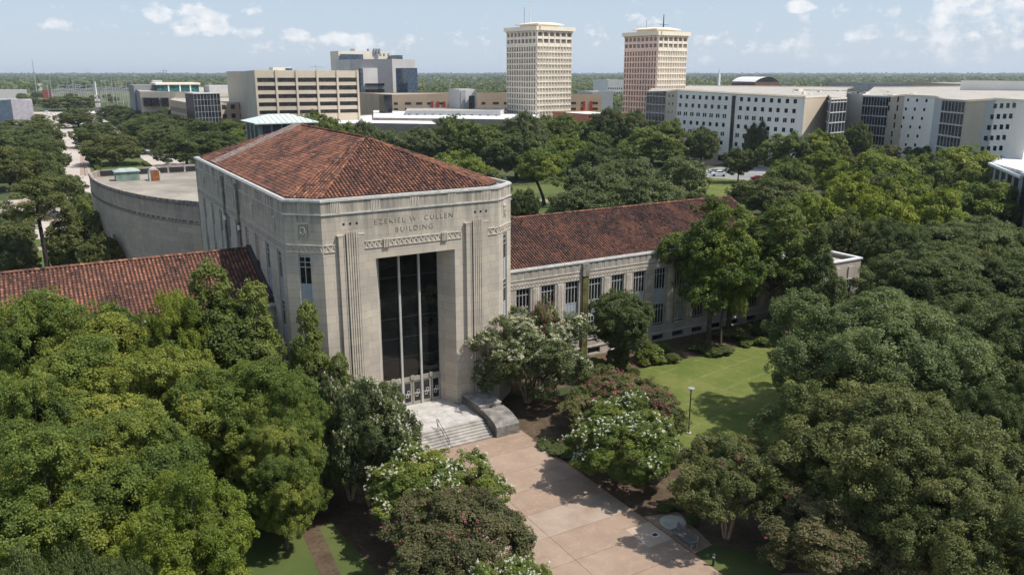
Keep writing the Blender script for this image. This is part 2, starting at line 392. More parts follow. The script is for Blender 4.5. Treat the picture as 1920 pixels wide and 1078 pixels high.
sheet('lawn', [(38.0, 30), (41.5, 30), (41.5, 37.0), (39.9, 38.6), (38.0, 38.4)], .0135, GRASS2)
# beds of mulch either side of the plaza, lawns
sheet('myrtle_bed', [(38.0, 20), (46.5, 26), (48.6, 46), (47.0, 68), (42.5, 69.9), (38.0, 69.9)], .008, MULCH)
sheet('myrtle_bed', [(22.3, 30), (18.5, 32), (16.0, 60), (16.5, 69.9), (22.3, 69.9)], .018, MULCH)
sheet('lawn', [(46.5, 24), (104, 30), (100, 66), (84.5, 70.4), (58.2, 70.6), (50.5, 69.8), (47.6, 66), (49.0, 48)], .014, LAWN)
sheet('shrub_bed', [(42.2, 69.95), (58.2, 70.65), (84.5, 70.45), (100, 66.2), (101, 69.8), (88, 70.9), (88, 77.3), (42.2, 77.3)], .010, MULCH)
sheet('lawn', [(-14, 20), (22.2, 20), (22.2, 56), (2, 72), (-30, 72)], .013, GRASS2)
# ------------------------------------------------------------------ tiled roofs
def rib_tiles(O, u, v, W, vmax, pitch, course, rng, mat, name, parent, vmin=None, u0=0.0, tone_fn=None):
    """barrel tiles on a slope: O eave corner, u along the eave, v up the slope; vmax(uc) -> slope length at uc"""
    O, u, v = np.array(O, float), np.array(u, float), np.array(v, float); n = np.cross(u, v); n /= np.linalg.norm(n)
    if n[2] < 0: n = -n
    V = []; F = []; T = []; k = 0
    segs = [math.pi * i / 4 for i in range(5)]
    for i in range(int((W - u0) / pitch)):
        uc = u0 + (i + .5) * pitch; vm = vmax(uc); v0 = vmin(uc) if vmin else 0.0
        j = int(v0 / course)
        while j * course < vm - .08:
            a = j * course - .03; b = min((j + 1) * course + .05, vm + .03)
            jt = rng.uniform(-.012, .012); jj = rng.uniform(-.02, .02)
            r0, r1 = pitch * .34, pitch * .27
            for (vv, r, h) in ((a + jj, r0, .045 + abs(jt)), (b + jj, r1, .012)):
                for s in segs: V.append(O + u * (uc + jt + r * math.cos(s)) + v * vv + n * (h + r * .85 * math.sin(s)))
            for s in range(4): F.append((k + s, k + 5 + s, k + 6 + s, k + 1 + s))
            F.append((k, k + 1, k + 2, k + 3)); F.append((k, k + 3, k + 4, k + 4))
            tt = min(1, max(0, rng.gauss(.54, .17) if rng.random() < .88 else rng.random())); tt = tone_fn(uc, a, tt) if tone_fn else tt
            T += [tt] * 6; k += 10; j += 1
    F = [f if f[2] != f[3] else f[:3] for f in F]
    return mesh_obj(name, V, F, mat, parent, tone=T)
def ridge_tiles(P0, P1, rng, name, parent, r=.19, mat=None):
    P0, P1 = Vector(P0), Vector(P1); L = (P1 - P0).length; d = (P1 - P0) / L; sd = d.cross(Vector((0, 0, 1))).normalized(); n = sd.cross(d).normalized()
    V = []; F = []; T = []; k = 0; c = .42
    for j in range(int(L / c) + 1):
        a = j * c; b = min(a + c + .05, L)
        if b - a < .05: break
        for (t, rr, h) in ((a, r, .05), (b, r * .85, .02)):
            for i in range(6):
                s = math.pi * i / 5; V.append(P0 + d * t + sd * rr * math.cos(s) + n * (h + rr * .8 * math.sin(s)))
        F += [(k + i, k + 6 + i, k + 7 + i, k + 1 + i) for i in range(5)]; F.append(tuple(range(k, k + 6))); F.append(tuple(range(k + 6, k + 12)))
        T += [min(1, max(0, rng.gauss(.5, .18)))] * 7; k += 12
    return mesh_obj(name, V, F, mat or TILE, parent, tone=T)

# ------------------------------------------------------------------ the limestone building
bld = empty('limestone_building', (30.3, 90, 0), 0, 'large pale limestone building with red tiled hip roof, tall glass entrance and long tiled wings', 'building')
bld.location = (0, 0, 0)
XC = 30.3; XL, XR = 18.5, 42.1; CH = 2.75; YF, YCH, YB = 70.0, 72.35, 116.2; ZT = 22.9
XLF, XRF = XL + CH, XR - CH
def building():
    rng = random.Random(3)
    main = MB()
    # front wall with the big opening and splayed reveal
    op = (26.2 - XLF, 34.4 - XLF, 1.1, 17.3)
    us = [0, op[0], op[1], XRF - XLF]; pt = lambda t, z, y=YF: (XLF + t, y, z)
    main.quad(pt(0, 0), pt(op[0], 0), pt(op[0], ZT), pt(0, ZT)); main.quad(pt(op[1], 0), pt(us[3], 0), pt(us[3], ZT), pt(op[1], ZT))
    main.quad(pt(op[0], 17.3), pt(op[1], 17.3), pt(op[1], ZT), pt(op[0], ZT)); main.quad(pt(op[0], 0), pt(op[1], 0), pt(op[1], 1.09), pt(op[0], 1.09))
    RY = 72.0; gl, gr, gt = 27.15, 33.45, 16.9
    main.quad((26.2, YF, 1.09), (26.2, YF, 17.3), (gl, RY, gt), (gl, RY, 1.09)); main.quad((34.4, YF, 17.3), (34.4, YF, 1.09), (gr, RY, 1.09), (gr, RY, gt))
    main.quad((26.2, YF, 17.3), (34.4, YF, 17.3), (gr, RY, gt), (gl, RY, gt))
    # side walls
    bays = [74.6, 79.0, 83.3, 87.6, 92.4, 96.8, 101.3, 106.4, 111.7]
    side_ops = [(y - .78, y + .78, 2.0, 18.15) for y in bays]
    L = YB - YCH
    wall_open(main, (XL, YB), (0, -1), L, 0, ZT, [(YB - b, YB - a, c, d) for a, b, c, d in side_ops], .24)
    rops = [(a, b, 2.0, 18.15) for a, b, c, d in side_ops if a < 77 or a > 98]
    wall_open(main, (XR, YCH), (0, 1), L, 0, ZT, [(a - YCH, b - YCH, c, d) for a, b, c, d in rops], .38)
    wall_open(main, (XR, YB), (-1, 0), XR - XL, 0, ZT, [], .3)
    # chamfers, one window strip each
    cl = math.hypot(CH, YCH - YF); ul = (CH / cl, -(YCH - YF) / cl)
    chop = (1.20, 2.36, 2.6, 18.15)
    wall_open(main, (XL, YCH), ul, cl, 0, ZT, [chop], .35)
    ur = (CH / cl, (YCH - YF) / cl); chr_ = (cl - 2.36, cl - 1.20, 2.6, 18.15)
    wall_open(main, (XRF, YF), ur, cl, 0, ZT, [chr_], .35)
    main.build('main_wall', LIME, bld)
    # window strips: windows + blue grey spandrels
    def strip(A, u, t0, t1, first_ply=False, wide=False):
        for (a, b) in ((15.35, 17.95), (10.7, 13.2), (6.2, 8.9), (2.0, 4.6)):
            win_unit(A, u, t0, t1, a, b, .16, bld, 2, 3, frm=ALU, glm=(PLY if first_ply and a > 15 else GLASS), split=[.62, .8], label='window boarded up with plywood' if first_ply and a > 15 else None)
        B = (A[0] + u[0] * 10, A[1] + u[1] * 10)
        for (a, b) in ((17.95, 18.15), (13.2, 15.35), (8.9, 10.7), (4.6, 6.2)):
            s_ = MB(); s_.obox(A, B, -.23, -.15, a, b, t0, t1)
            if b - a > 1: s_.obox(A, B, -.16, -.11, a + .1, b - .1, (t0 + t1) / 2 - .06, (t0 + t1) / 2 + .06)
            s_.build('spandrel_panel', SPANB if not first_ply else PIPE, bld)
    for i, y in enumerate(bays): strip((XL, YB), (0, -1), YB - y - .78, YB - y + .78, first_ply=(i in (2, 3)))
    for (a, b, c, d) in rops: strip((XR, YCH), (0, 1), a - YCH, b - YCH)
    strip((XL, YCH), ul, *chop[:2]); strip((XRF, YF), ur, *chr_[:2])
    # parapet: cap, string course, blocking course
    ring = lambda o: [(XLF - .41 * o, YF - o), (XRF + .41 * o, YF - o), (XR + o, YCH - .41 * o), (XR + o, YB + o), (XL - o, YB + o), (XL - o, YCH - .41 * o)]
    def band(name, z0, z1, o, i, mat):
        a, b = ring(o), ring(-i); n = 6; m = MB(); V = [(p[0], p[1], z0) for p in a] + [(p[0], p[1], z1) for p in a] + [(p[0], p[1], z0) for p in b] + [(p[0], p[1], z1) for p in b]; F = []
        for k in range(n):
            j = (k + 1) % n
            F += [(k, j, n + j, n + k), (n + k, n + j, 3 * n + j, 3 * n + k), (3 * n + k, 3 * n + j, 2 * n + j, 2 * n + k), (2 * n + k, 2 * n + j, j, k)]
        m.add(V, F); return m.build(name, mat, bld)
    band('parapet_coping', ZT, ZT + .16, .10, .45, COPE)
    band('parapet_coping', ZT + .16, ZT + .26, -.02, .35, COPE)
    # roof deck gutter under the eaves
    m = MB(); m.prism(ring(-.36), ZT - .4, ZT - .02); m.build('gutter_deck', GREYM, bld)
    m = MB(); o_ = .05
    def runs(z0, z1, o, segs, name, mat, dd=0.0):
        m = MB()
        for (A, B) in segs: m.obox(A, B, -.02, o, z0, z1, -.0, None)
        return m.build(name, mat, bld)
    front = ((XLF, YF), (XRF, YF)); cleft = ((XL, YCH), (XLF, YF)); cright = ((XRF, YF), (XR, YCH)); sl_ = ((XL, YB), (XL, YCH)); sr_ = ((XR, YCH), (XR, YB))
    runs(21.72, 21.84, .11, (front, cleft, cright), 'string_course', COPE)
    runs(21.76, 21.86, .05, (sl_, sr_), 'string_course', TRIM)
    # frieze (zigzag band) on all faces: rails + relief triangles
    def frieze(A, B, t0, t1, z0, z1, step, depth=.06, name='zigzag_frieze'):
        A = Vector((*A, 0)); B = Vector((*B, 0)); u = (B - A).normalized(); n = Vector((u.y, -u.x, 0)); m = MB()
        m.obox(A, B, 0.0, depth + .02, z0 - .07, z0, t0, t1); m.obox(A, B, 0.0, depth + .02, z1, z1 + .07, t0, t1)
        k = max(1, round((t1 - t0) / step)); st = (t1 - t0) / k
        for i in range(k):
            for sgn in (0, 1):
                a0 = t0 + st * (i + .5 * sgn); a1 = a0 + st * .5; za, zb = (z0, z1) if sgn == 0 else (z1, z0); wd = .045
                q = []
                for dd in (-.0, depth):
                    for (tt, zz) in ((a0 + wd, za), (a1 + wd, zb), (a1 - wd, zb), (a0 - wd, za)): q.append(A + u * min(max(tt, t0), t1) + n * dd + Vector((0, 0, zz)))
                m.add(q, [(0, 1, 2, 3), (4, 7, 6, 5), (0, 4, 5, 1), (1, 5, 6, 2), (2, 6, 7, 3), (3, 7, 4, 0)])
        return m.build(name, TRIM, bld)
    zf0, zf1 = 18.42, 18.98
    frieze(*front, .15, 1.25, zf0, zf1, .55); frieze(*front, XRF - XLF - 1.35, XRF - XLF - .1, zf0, zf1, .55)
    c0 = XLF
    frieze(*front, 25.2 - c0, 27.0 - c0, zf0, zf1, .48); frieze(*front, 27.6 - c0, 33.0 - c0, zf0, zf1, .48); frieze(*front, 33.6 - c0, 35.2 - c0, zf0, zf1, .48)
    frieze(*cleft, .1, cl - .05, zf0, zf1, .5); frieze(*cright, .05, cl - .1, zf0, zf1, .5); frieze(*sl_, .3, L - .1, zf0, zf1, .5); frieze(*sr_, .1, 6.0, zf0, zf1, .5)
    # fluted blocks
    def flutes(A, B, tc, z0, z1, nfl, wd, dep, name, mat=TRIM, base=0.0):
        m = MB()
        if base: m.obox(A, B, 0.0, base, z0, z1, tc - wd / 2, tc + wd / 2)
        p = wd / nfl
        for i in range(nfl): m.obox(A, B, base - .001, dep + .01 * (i % 2), z0 + .004, z1 - .004, tc - wd / 2 + p * (i + .2), tc - wd / 2 + p * (i + .8))
        return m.build(name, mat, bld)
    for x in (27.3, 33.3): flutes(*front, x - c0, 18.30, 19.12, 4, .62, .20, 'fluted_block', TRIM, .10)
    for x in (22.6, 26.4, 30.3, 34.2, 38.0): flutes(*front, x - c0, 21.88, 22.86, 6, .95, .035, 'fluted_block')
    flutes(*cleft, cl / 2, 21.88, 22.86, 5, .8, .035, 'fluted_block'); flutes(*cright, cl / 2, 21.88, 22.86, 5, .8, .035, 'fluted_block')
    for t in range(10): flutes(*sl_, 2.5 + t * 4.35, 21.95, 22.86, 4, 1.3, .03, 'fluted_block')
    # carved grilles on chamfers and sides
    def grille(A, B, tc, z0, z1, wd):
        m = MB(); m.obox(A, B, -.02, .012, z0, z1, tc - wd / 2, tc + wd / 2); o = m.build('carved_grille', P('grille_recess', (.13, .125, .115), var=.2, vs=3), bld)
        m = MB(); k = 7
        for i in range(k): m.obox(A, B, .013, .05, z0 + .02, z1 - .02, tc - wd / 2 + wd * (i + .1) / k, tc - wd / 2 + wd * (i + .62) / k)
        m.obox(A, B, .0, .09, z1, z1 + .1, tc - wd / 2 - .08, tc + wd / 2 + .08)
        m.build('carved_bars', TRIM, o)
        A_ = Vector((*A, 0)); u = (Vector((*B, 0)) - A_).normalized(); n = Vector((u.y, -u.x, 0)); c = A_ + u * tc + Vector((0, 0, (z0 + z1) / 2)) + n * .06
        r = []
        for q in range(13):
            a = 2 * math.pi * q / 12; rr = .27 + (.08 if q in (9,) else 0)
            r.append(c + u * math.cos(a) * rr * .85 + Vector((0, 0, 1)) * math.sin(a) * rr * 1.15)
        MB().tube(r, .05, 5).build('carved_shield', TRIM, o)
        pass
    grille(*cleft, cl / 2, 19.75, 20.95, .95); grille(*cright, cl / 2, 19.75, 20.95, .7)
    for y in (75.6, 84.3, 93.2, 101.6, 110.6): grille(*sl_, YB - y, 19.7, 21.0, .75)
    # three small square vents each side of the lettering
    for x0 in (23.2, 36.6):
        for k in range(3): MB().obox(*front, -.02, .03, 20.72, 20.9, x0 - c0 + k * .62, x0 - c0 + k * .62 + .2).build('wall_vent', DARKM, bld)
    # giant pilasters
    for s in (-1, 1):
        xc = XC + s * 6.45; m = MB()
        m.box(xc - 1.2, xc + 1.2, YF - .30, YF + .01, 0, 19.75); m.box(xc - .72, xc + .72, YF - .34, YF - .295, 0, 19.92)
        m.box(xc - 1.32, xc - .74, YF - .33, YF + .012, 19.75, 19.86); m.box(xc + .74, xc + 1.32, YF - .33, YF + .012, 19.75, 19.86)
        o = m.build('giant_pilaster', LIME, bld)
        f = MB(); wd = 1.1
        for i in range(5):
            a = xc - wd / 2 + wd * i / 5
            f.box(a + .035, a + wd / 5 - .035, YF - .47, YF - .335, 1.2, 20.12)
        f.build('fluting', LIME, o)
        MB().box(xc - .6, xc + .6, YF - .345, YF - .336, 1.2, 19.9).build('fluting_shadow_groove', P('groove_shade', (.17, .16, .14), var=.2, vs=2), o)  # dark sheet behind the flutes, groove shade put into its colour
        MB().box(xc - 1.3, xc + 1.3, YF - .5, YF - .0, 0, 1.2).build('pilaster_base', LIME, o)
    # lettering
    def text(body, xc, z, size, name='carved_lettering'):
        c = bpy.data.curves.new(name, 'FONT'); c.body = body; c.size = size; c.align_x = 'CENTER'; c.extrude = .02; c.space_character = 1.28; c.resolution_u = 3; c.space_word = 1.2; c.offset = -.010
        o = bpy.data.objects.new(name, c); COL.objects.link(o); bpy.context.view_layer.update()
        me = bpy.data.meshes.new_from_object(o.evaluated_get(bpy.context.evaluated_depsgraph_get())); bpy.data.objects.remove(o)
        me.transform(Matrix.Translation((xc, YF - .012, z)) @ Matrix.Rotation(R(90), 4, 'X') @ Matrix.Diagonal((1.02, 1, 1, 1)))
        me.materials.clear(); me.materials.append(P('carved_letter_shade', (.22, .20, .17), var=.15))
        q = bpy.data.objects.new(name, me); COL.objects.link(q); q.parent = bld
    text("EZEKIEL W· CULLEN", 30.25, 20.50, .70); text("BUILDING", 30.2, 19.62, .70)
    # entrance glazing
    g = MB(); g.box(gl - .05, gr + .05, RY + .10, RY + .2, 4.15, gt + .05)
    eg = g.build('entrance_glazing', glassm('entrance_glass', (.008, .009, .009), .03, .5, .4, .3), bld)
    pit = (gr - gl) / 3
    for k in (1, 2): MB().box(gl + pit * k - .10, gl + pit * k + .10, RY - .12, RY + .12, 1.1, gt).build('mullion', ALU, eg)
    for k in (0, 3): MB().box(gl + pit * k - .06, gl + pit * k + .06, RY + .0, RY + .12, 4.1, gt).build('mullion', GREYM, eg)
    for z in (6.3, 8.4, 10.5, 12.6, 14.7):
        MB().box(gl, gr, RY + .07, RY + .105, z, z + .05).build('transom', DARKM, eg)
    m = MB(); m.box(gl, gr, RY - .02, RY + .2, 3.78, 4.15); m.box(gl, gr, RY - .08, RY + .19, 3.72, 3.80); m.build('transom_beam', BRONZE, bld)
    for k in range(3):
        x = gl + pit * (k + .5); MB().obox((x - .2, RY), (x + .2, RY), 0.021, .14, 3.85, 4.3).build('carved_eagle_block', BRONZE, bld)
    dw = (gr - gl) / 6
    for k in range(6):
        a = gl + dw * k + .03; b = a + dw - .06; d = MB()
        d.box(a, a + .17, RY + .0, RY + .08, 1.1, 3.7); d.box(b - .17, b, RY + .0, RY + .08, 1.1, 3.7); d.box(a + .17, b - .17, RY, RY + .08, 1.1, 1.42); d.box(a + .17, b - .17, RY, RY + .08, 3.5, 3.7)
        do = d.build('door', BRONZE, bld)
        MB().box(a + .16, b - .16, RY + .04, RY + .06, 1.4, 3.52).build('door_glass', GLASS, do)
        m = MB(); cx = (a + b) / 2
        for (ox, oz) in ((-.07, -.12), (.07, .14)):
            x0, x1, z0, z1 = cx + ox - .15, cx + ox + .15, 2.3 + oz - .24, 2.3 + oz + .24
            for q in ((x0, x1, z0, z0 + .05), (x0, x1, z1 - .05, z1), (x0, x0 + .05, z0 + .05, z1 - .05), (x1 - .05, x1, z0 + .05, z1 - .05)): m.box(q[0], q[1], RY - .06 - .004 * (ox > 0), RY - .02, q[2], q[3])
        m.box(a + .1, b - .1, RY - .05, RY - .015, 2.28, 2.34); m.build('handle', ALU, do)
    # downpipes on the west face
    for y, mt in ((90.6, PIPE), (97.9, PIPE)):
        m = MB(); m.obox((XL, YB), (XL, YCH), .0, .05, 1, ZT, YB - y - .34, YB - y + .34); m.tube([(XL - .17, y, 1), (XL - .17, y, ZT - .6)], .13, 8); m.box(XL - .36, XL - .0, y - .22, y + .22, ZT - 1.0, ZT - .45)
        o = m.build('downpipe', mt, bld)
        MB().tube([(XL - .18, y, 17.4), (XL - .2, y, 17.9)], .16, 8).build('pipe_patch', WHITEM, o)
    # ---- main roof
    ZE, ZR = 23.02, 27.4; Y0, Y1 = 82.6, 107.0; YE = 71.35; YBE = 116.0
    FL, FR = 21.7, 38.9; EL, ER = 19.25, 41.35; YC = 73.6
    A0 = Vector((XC, Y0, ZR)); A1 = Vector((XC, Y1, ZR))
    P_ = dict(fl=(FL, YE, ZE), fr=(FR, YE, ZE), cl=(EL, YC, ZE), cr=(ER, YC, ZE), bl=(EL, YBE, ZE), br=(ER, YBE, ZE))
    m = MB(); a, b = tuple(A0), tuple(A1)
    m.add([P_['fl'], P_['fr'], P_['cr'], P_['br'], P_['bl'], P_['cl'], a, b], [(0, 1, 6), (1, 2, 6), (2, 3, 7, 6), (3, 4, 7), (4, 5, 6, 7), (5, 0, 6), (0, 5, 4, 3, 2, 1)])
    roof = m.build('tiled_roof', UNDER, bld)
    def tri_slope(p, q, apexes, stripe=None, flat_frac=None):
        p, q = Vector(p), Vector(q); u = (q - p).normalized(); W = (q - p).length
        ax = [(Vector(c) - p).dot(u) for c in apexes]; ap = Vector(apexes[0]); foot = p + u * ax[0]; v = (ap - foot); H = v.length; v = v / H
        a0, a1 = min(ax), max(ax)
        def vm(t):
            if t < a0: return H * max(0, t) / a0
            if t > a1: return H * max(0, (W - t)) / (W - a1)
            return H
        return p, u, v, W, vm
    for (p, q, ap) in (('fl', 'fr', [a]), ('cl', 'fl', [a]), ('fr', 'cr', [a])):
        p_, u_, v_, W_, vm_ = tri_slope(P_[p], P_[q], ap)
        if ap == [a] and p != 'fl':
            # narrow chamfer slope: apex foot lies outside, so clip by both hip lines
            pp, qq, aa = Vector(P_[p]), Vector(P_[q]), A0
            un = u_; nrm = (qq - pp).cross(aa - pp).normalized(); v_ = nrm.cross(un) if nrm.cross(un).z > 0 else un.cross(nrm)
            ta, ha = (aa - pp).dot(un), (aa - pp).dot(v_)
            lo = lambda h: ta * h / ha; hi = lambda h: W_ + (ta - W_) * h / ha
            cl_ = MB(); V = []; F = []; T = []
            # march up the slope in courses, tiles laid square to the eave
            h = 0.0; k = 0
            while h < ha - .1:
                a_, b_ = lo(h + .2), hi(h + .2); t = math.ceil(a_ / .36) * .36
                while t < b_:
                    for (vv, r, z) in ((h - .03, .122, .05), (h + .47, .097, .012)):
                        for s in range(5): V.append(pp + un * (t + r * math.cos(math.pi * s / 4)) + v_ * vv + Vector((0, 0, z + r * .85 * math.sin(math.pi * s / 4))))
                    F += [(k + s, k + 5 + s, k + 6 + s, k + 1 + s) for s in range(4)] + [(k, k + 1, k + 2, k + 3, k + 4)]; T += [min(1, max(0, rng.gauss(.54, .18)))] * 5; k += 10; t += .36
                h += .42
            mesh_obj('roof_tiles', V, F, TILE, roof, tone=T)
        else: rib_tiles(p_, u_, v_, W_, vm_, .36, .42, rng, TILE, 'roof_tiles', roof)
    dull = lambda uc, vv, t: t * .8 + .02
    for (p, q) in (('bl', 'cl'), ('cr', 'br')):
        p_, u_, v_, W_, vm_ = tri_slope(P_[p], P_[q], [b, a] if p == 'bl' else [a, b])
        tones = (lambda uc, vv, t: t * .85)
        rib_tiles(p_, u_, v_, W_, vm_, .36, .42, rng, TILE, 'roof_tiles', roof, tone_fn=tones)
    p_, u_, v_, W_, vm_ = tri_slope(P_['br'], P_['bl'], [b]); rib_tiles(p_, u_, v_, W_, vm_, .5, .6, rng, TILE, 'roof_tiles', roof)
    for (q, c) in (('fl', a), ('fr', a), ('cl', a), ('cr', a), ('bl', b), ('br', b)): ridge_tiles(Vector(P_[q]) + Vector((0, 0, .05)), Vector(c) + Vector((0, 0, .05)), rng, 'hip_tiles', roof, .16)
    ridge_tiles(A0 + Vector((0, 0, .06)), A1 + Vector((0, 0, .06)), rng, 'ridge_tiles', roof, .2)
    # pale fire-break strip running down from the far end of the ridge
    for sx, xe in ((-1, EL), (1, ER)):
        m = MB(); pe = Vector((xe, Y1, ZE)); pr = Vector((XC, Y1, ZR)); d = (pr - pe).normalized(); n = Vector((0, 1, 0)).cross(d); n = n if n.z > 0 else -n; Ls = (pr - pe).length; k = int(Ls / .42)
        for j in range(k + 1):
            a_ = pe + d * (j * .42); b_ = pe + d * min((j + 1) * .42 + .02, Ls)
            for i in range(5):
                y0 = -1.6 + i * .64; y1 = y0 + .60; h0, h1 = .26, .225
                q = [a_ + Vector((0, y0, 0)) + n * h0, a_ + Vector((0, y1, 0)) + n * h0, b_ + Vector((0, y1, 0)) + n * h1, b_ + Vector((0, y0, 0)) + n * h1]
                m.add(q + [x - n * .2 for x in q], [(0, 1, 2, 3), (7, 6, 5, 4), (0, 4, 5, 1), (1, 5, 6, 2), (2, 6, 7, 3), (3, 7, 4, 0)])
        m.build('pale_tile_strip', PALETILE, roof)
    # ---- wings
    def wing(x0, x1, yw, yridge, zw, zr, bays_x, full, name):
        m = MB(); ww = 1.9; ops = [(x - x0, x + ww - x0, 2.35, 9.85) for x in bays_x]; base = [(x - x0, x + ww - x0, .25, .95) for x in bays_x]
        wall_open(m, (x0, yw), (1, 0), x1 - x0, 0, zw, ops + base, .38)
        yb = 2 * yridge - yw
        m.quad((x1, yb, 0), (x0, yb, 0), (x0, yb, zw), (x1, yb, zw)); m.quad((x0, yb, 0), (x0, yw, 0), (x0, yw, zw), (x0, yb, zw)); m.quad((x1, yw, 0), (x1, yb, 0), (x1, yb, zw), (x1, yw, zw))
        w_ = m.build('wing_wall', LIMEW, bld)
        A = (x0, yw); B = (x0 + 10, yw)
        for x in bays_x:
            t0, t1 = x - x0, x + ww - x0
            win_unit(A, (1, 0), t0, t1, 7.1, 9.85, .26, bld, 4, 2, fr=.07, split=[.72], frm=ALU)
            win_unit(A, (1, 0), t0, t1, 2.45, 5.15, .26, bld, 4, 2, fr=.07, split=[.72], frm=ALU, glm=BLIND if rng.random() < .55 else GLASS)
            s_ = MB(); s_.obox(A, B, -.34, -.25, 5.15, 7.1, t0, t1)
            for q in (.25, .5, .75): s_.obox(A, B, -.25, -.22, 5.25, 7.0, t0 + ww * q - .05, t0 + ww * q + .05)
            s_.build('spandrel_panel', SPANB, bld)
            MB().obox(A, B, -.3, .12, 2.22, 2.35, t0 - .1, t1 + .1).build('window_sill', COPE, bld)
            MB().obox(A, B, -.36, -.3, .25, .95, t0, t1).build('basement_window', GLASS, bld)
            # flat fluted pilaster between the bays
            f = MB(); pc = t1 + .76
            if x0 + pc + .6 < x1:
                f.obox(A, B, 0, .07, 2.35, 9.85, pc - .42, pc + .42)
                for q in range(3): f.obox(A, B, .07, .11, 2.5, 9.75, pc - .3 + q * .22, pc - .16 + q * .22)
                f.build('fluted_pier', TRIM if rng.random() < .5 else LIMEW, bld)
        frieze((x0, yw), (x1, yw), .1, x1 - x0 - .1, 10.05, 10.45, .42, .05)
        m = MB(); m.obox(A, (x1, yw), 0, .10, 1.15, 1.32); m.build('base_course', COPE, bld)
        m = MB(); m.obox(A, (x1, yw), -.35, .14, zw, zw + .14); m.obox(A, (x1, yw), -.3, .05, zw + .14, zw + .24); m.build('wing_coping', COPE, bld)
        m = MB(); m.obox(A, (x1, yw), 0, .06, zw - 1.1, zw - .98); m.build('wing_string', TRIM, bld)
        m = MB(); k = int((x1 - x0) / .95)
        for i in range(k):
            for q in range(4): m.obox(A, B, 0, .035, zw - .95, zw - .05, i * .95 + .1 + q * .13, i * .95 + .17 + q * .13)
        m.build('fluted_band', TRIM, bld)
        # roof
        ze = zw + .18; ye = yw + .35; ybe = 2 * yridge - ye; rise = zr - ze; run = yridge - ye
        m = MB(); m.add([(x0, ye, ze), (x1, ye, ze), (x1, ybe, ze), (x0, ybe, ze), (x0, yridge, zr), (x1 - (0 if x1 < 30 else 0), yridge, zr)], [(0, 1, 5, 4), (2, 3, 4, 5), (1, 2, 5), (3, 0, 4), (3, 2, 1, 0)])
        ro = m.build('wing_roof', UNDER, bld); v = Vector((0, run, rise)); Ls = v.length; v = v / Ls
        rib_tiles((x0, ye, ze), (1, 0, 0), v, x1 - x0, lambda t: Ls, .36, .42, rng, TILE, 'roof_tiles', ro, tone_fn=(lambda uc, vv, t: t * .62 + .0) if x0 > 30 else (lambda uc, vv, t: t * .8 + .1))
        v2 = Vector((0, -run, rise)) / Ls; rib_tiles((x1, ybe, ze), (-1, 0, 0), v2, x1 - x0, lambda t: Ls, .5, .6, rng, TILE, 'roof_tiles', ro)
        ridge_tiles((x0, yridge, zr + .04), (x1, yridge, zr + .04), rng, 'ridge_tiles', ro, .2)
        for xe in (x0 + .12, x1 - .12): ridge_tiles((xe, ye, ze + .05), (xe, yridge, zr + .05), rng, 'verge_tiles', ro, .2)
    wing(XR, 88.0, 77.45, 86.9, 12.0, 16.3, [45.85 + 3.42 * k for k in range(12)], True, 'east')
    wing(-32.0, XL, 77.45, 86.4, 12.0, 16.1, [-29.0 + 3.42 * k for k in range(13)], True, 'west')
    for x, mt in ((55.45, MOSS), (79.9, MOSS), (7.0, MOSS)):
        m = MB(); m.box(x - .42, x + .42, 77.2, 77.46, 0, 10.4); o = m.build('downpipe', mt, bld)
        MB().box(x - .5, x + .5, 77.1, 77.45, 10.4, 11.9).build('rainwater_hopper', PIPE, o)
    # dark flashing where the west wing meets the block
    MB().prism([(XL - .5, 77.9), (XL - .02, 77.9), (XL - .02, 86.4), (XL - .5, 86.4)], 12.2, [12.75, 12.75, 16.5, 16.5]).build('roof_flashing', P('dark_flashing', (.06, .045, .04)), bld)
    # end pavilion of the east wing
    m = MB(); wall_open(m, (88.0, 70.6), (1, 0), 9.6, 0, 9.0, [], .3); wall_open(m, (97.6, 70.6), (0, 1), 15, 0, 9.0, [], .3); wall_open(m, (97.6, 85.6), (-1, 0), 9.6, 0, 9.0, [], .3); wall_open(m, (88, 77.4), (0, -1), 6.8, 0, 9.0, [], .3)
    for k in range(4): m.box(97.6, 97.7, 72 + k * 3.3, 73.4 + k * 3.3, 1, 8.2)
    for k in range(3): m.box(89 + k * 3, 90.2 + k * 3, 70.45, 70.6, 1, 8.2)
    m.build('pavilion_wall', LIMEW, bld)
    MB().prism([(88.3, 70.9), (97.3, 70.9), (97.3, 85.3), (88.3, 85.3)], 8.2, 8.45).build('pavilion_roof', TANROOF, bld)
    m = MB(); m.box(87.9, 97.75, 70.45, 71.0, 9, 9.2); m.box(97.2, 97.75, 71.0, 85.2, 9, 9.2); m.box(87.9, 97.75, 85.2, 85.7, 9, 9.2); m.build('pavilion_coping', WROOF, bld)
    for x in (91.5, 94.6): win_unit((88, 70.45), (1, 0), x - 88, x - 86.9, 3, 6.5, -.05, bld, 2, 3)
    # ---- fan shaped auditorium behind
    prof = [(18.4, 116.2), (14.5, 123.2), (11.6, 130.6), (9.2, 140.5), (8.0, 150.0), (7.8, 160.0)]
    def cr(ps, n=6):
        out = []
        for i in range(len(ps) - 1):
            p0, p1, p2, p3 = ps[max(i - 1, 0)], ps[i], ps[i + 1], ps[min(i + 2, len(ps) - 1)]
            for k in range(n):
                t = k / n; out.append(tuple(.5 * ((2 * p1[j]) + (-p0[j] + p2[j]) * t + (2 * p0[j] - 5 * p1[j] + 4 * p2[j] - p3[j]) * t * t + (-p0[j] + 3 * p1[j] - 3 * p2[j] + p3[j]) * t ** 3) for j in (0, 1)))
        return out + [ps[-1]]
    lf = cr(prof); rt_ = [(2 * XC - x, y) for x, y in reversed(lf)]; back = [(9.3, 164.6), (20, 166.4), (XC, 166.9), (2 * XC - 20, 166.4), (2 * XC - 9.3, 164.6)]
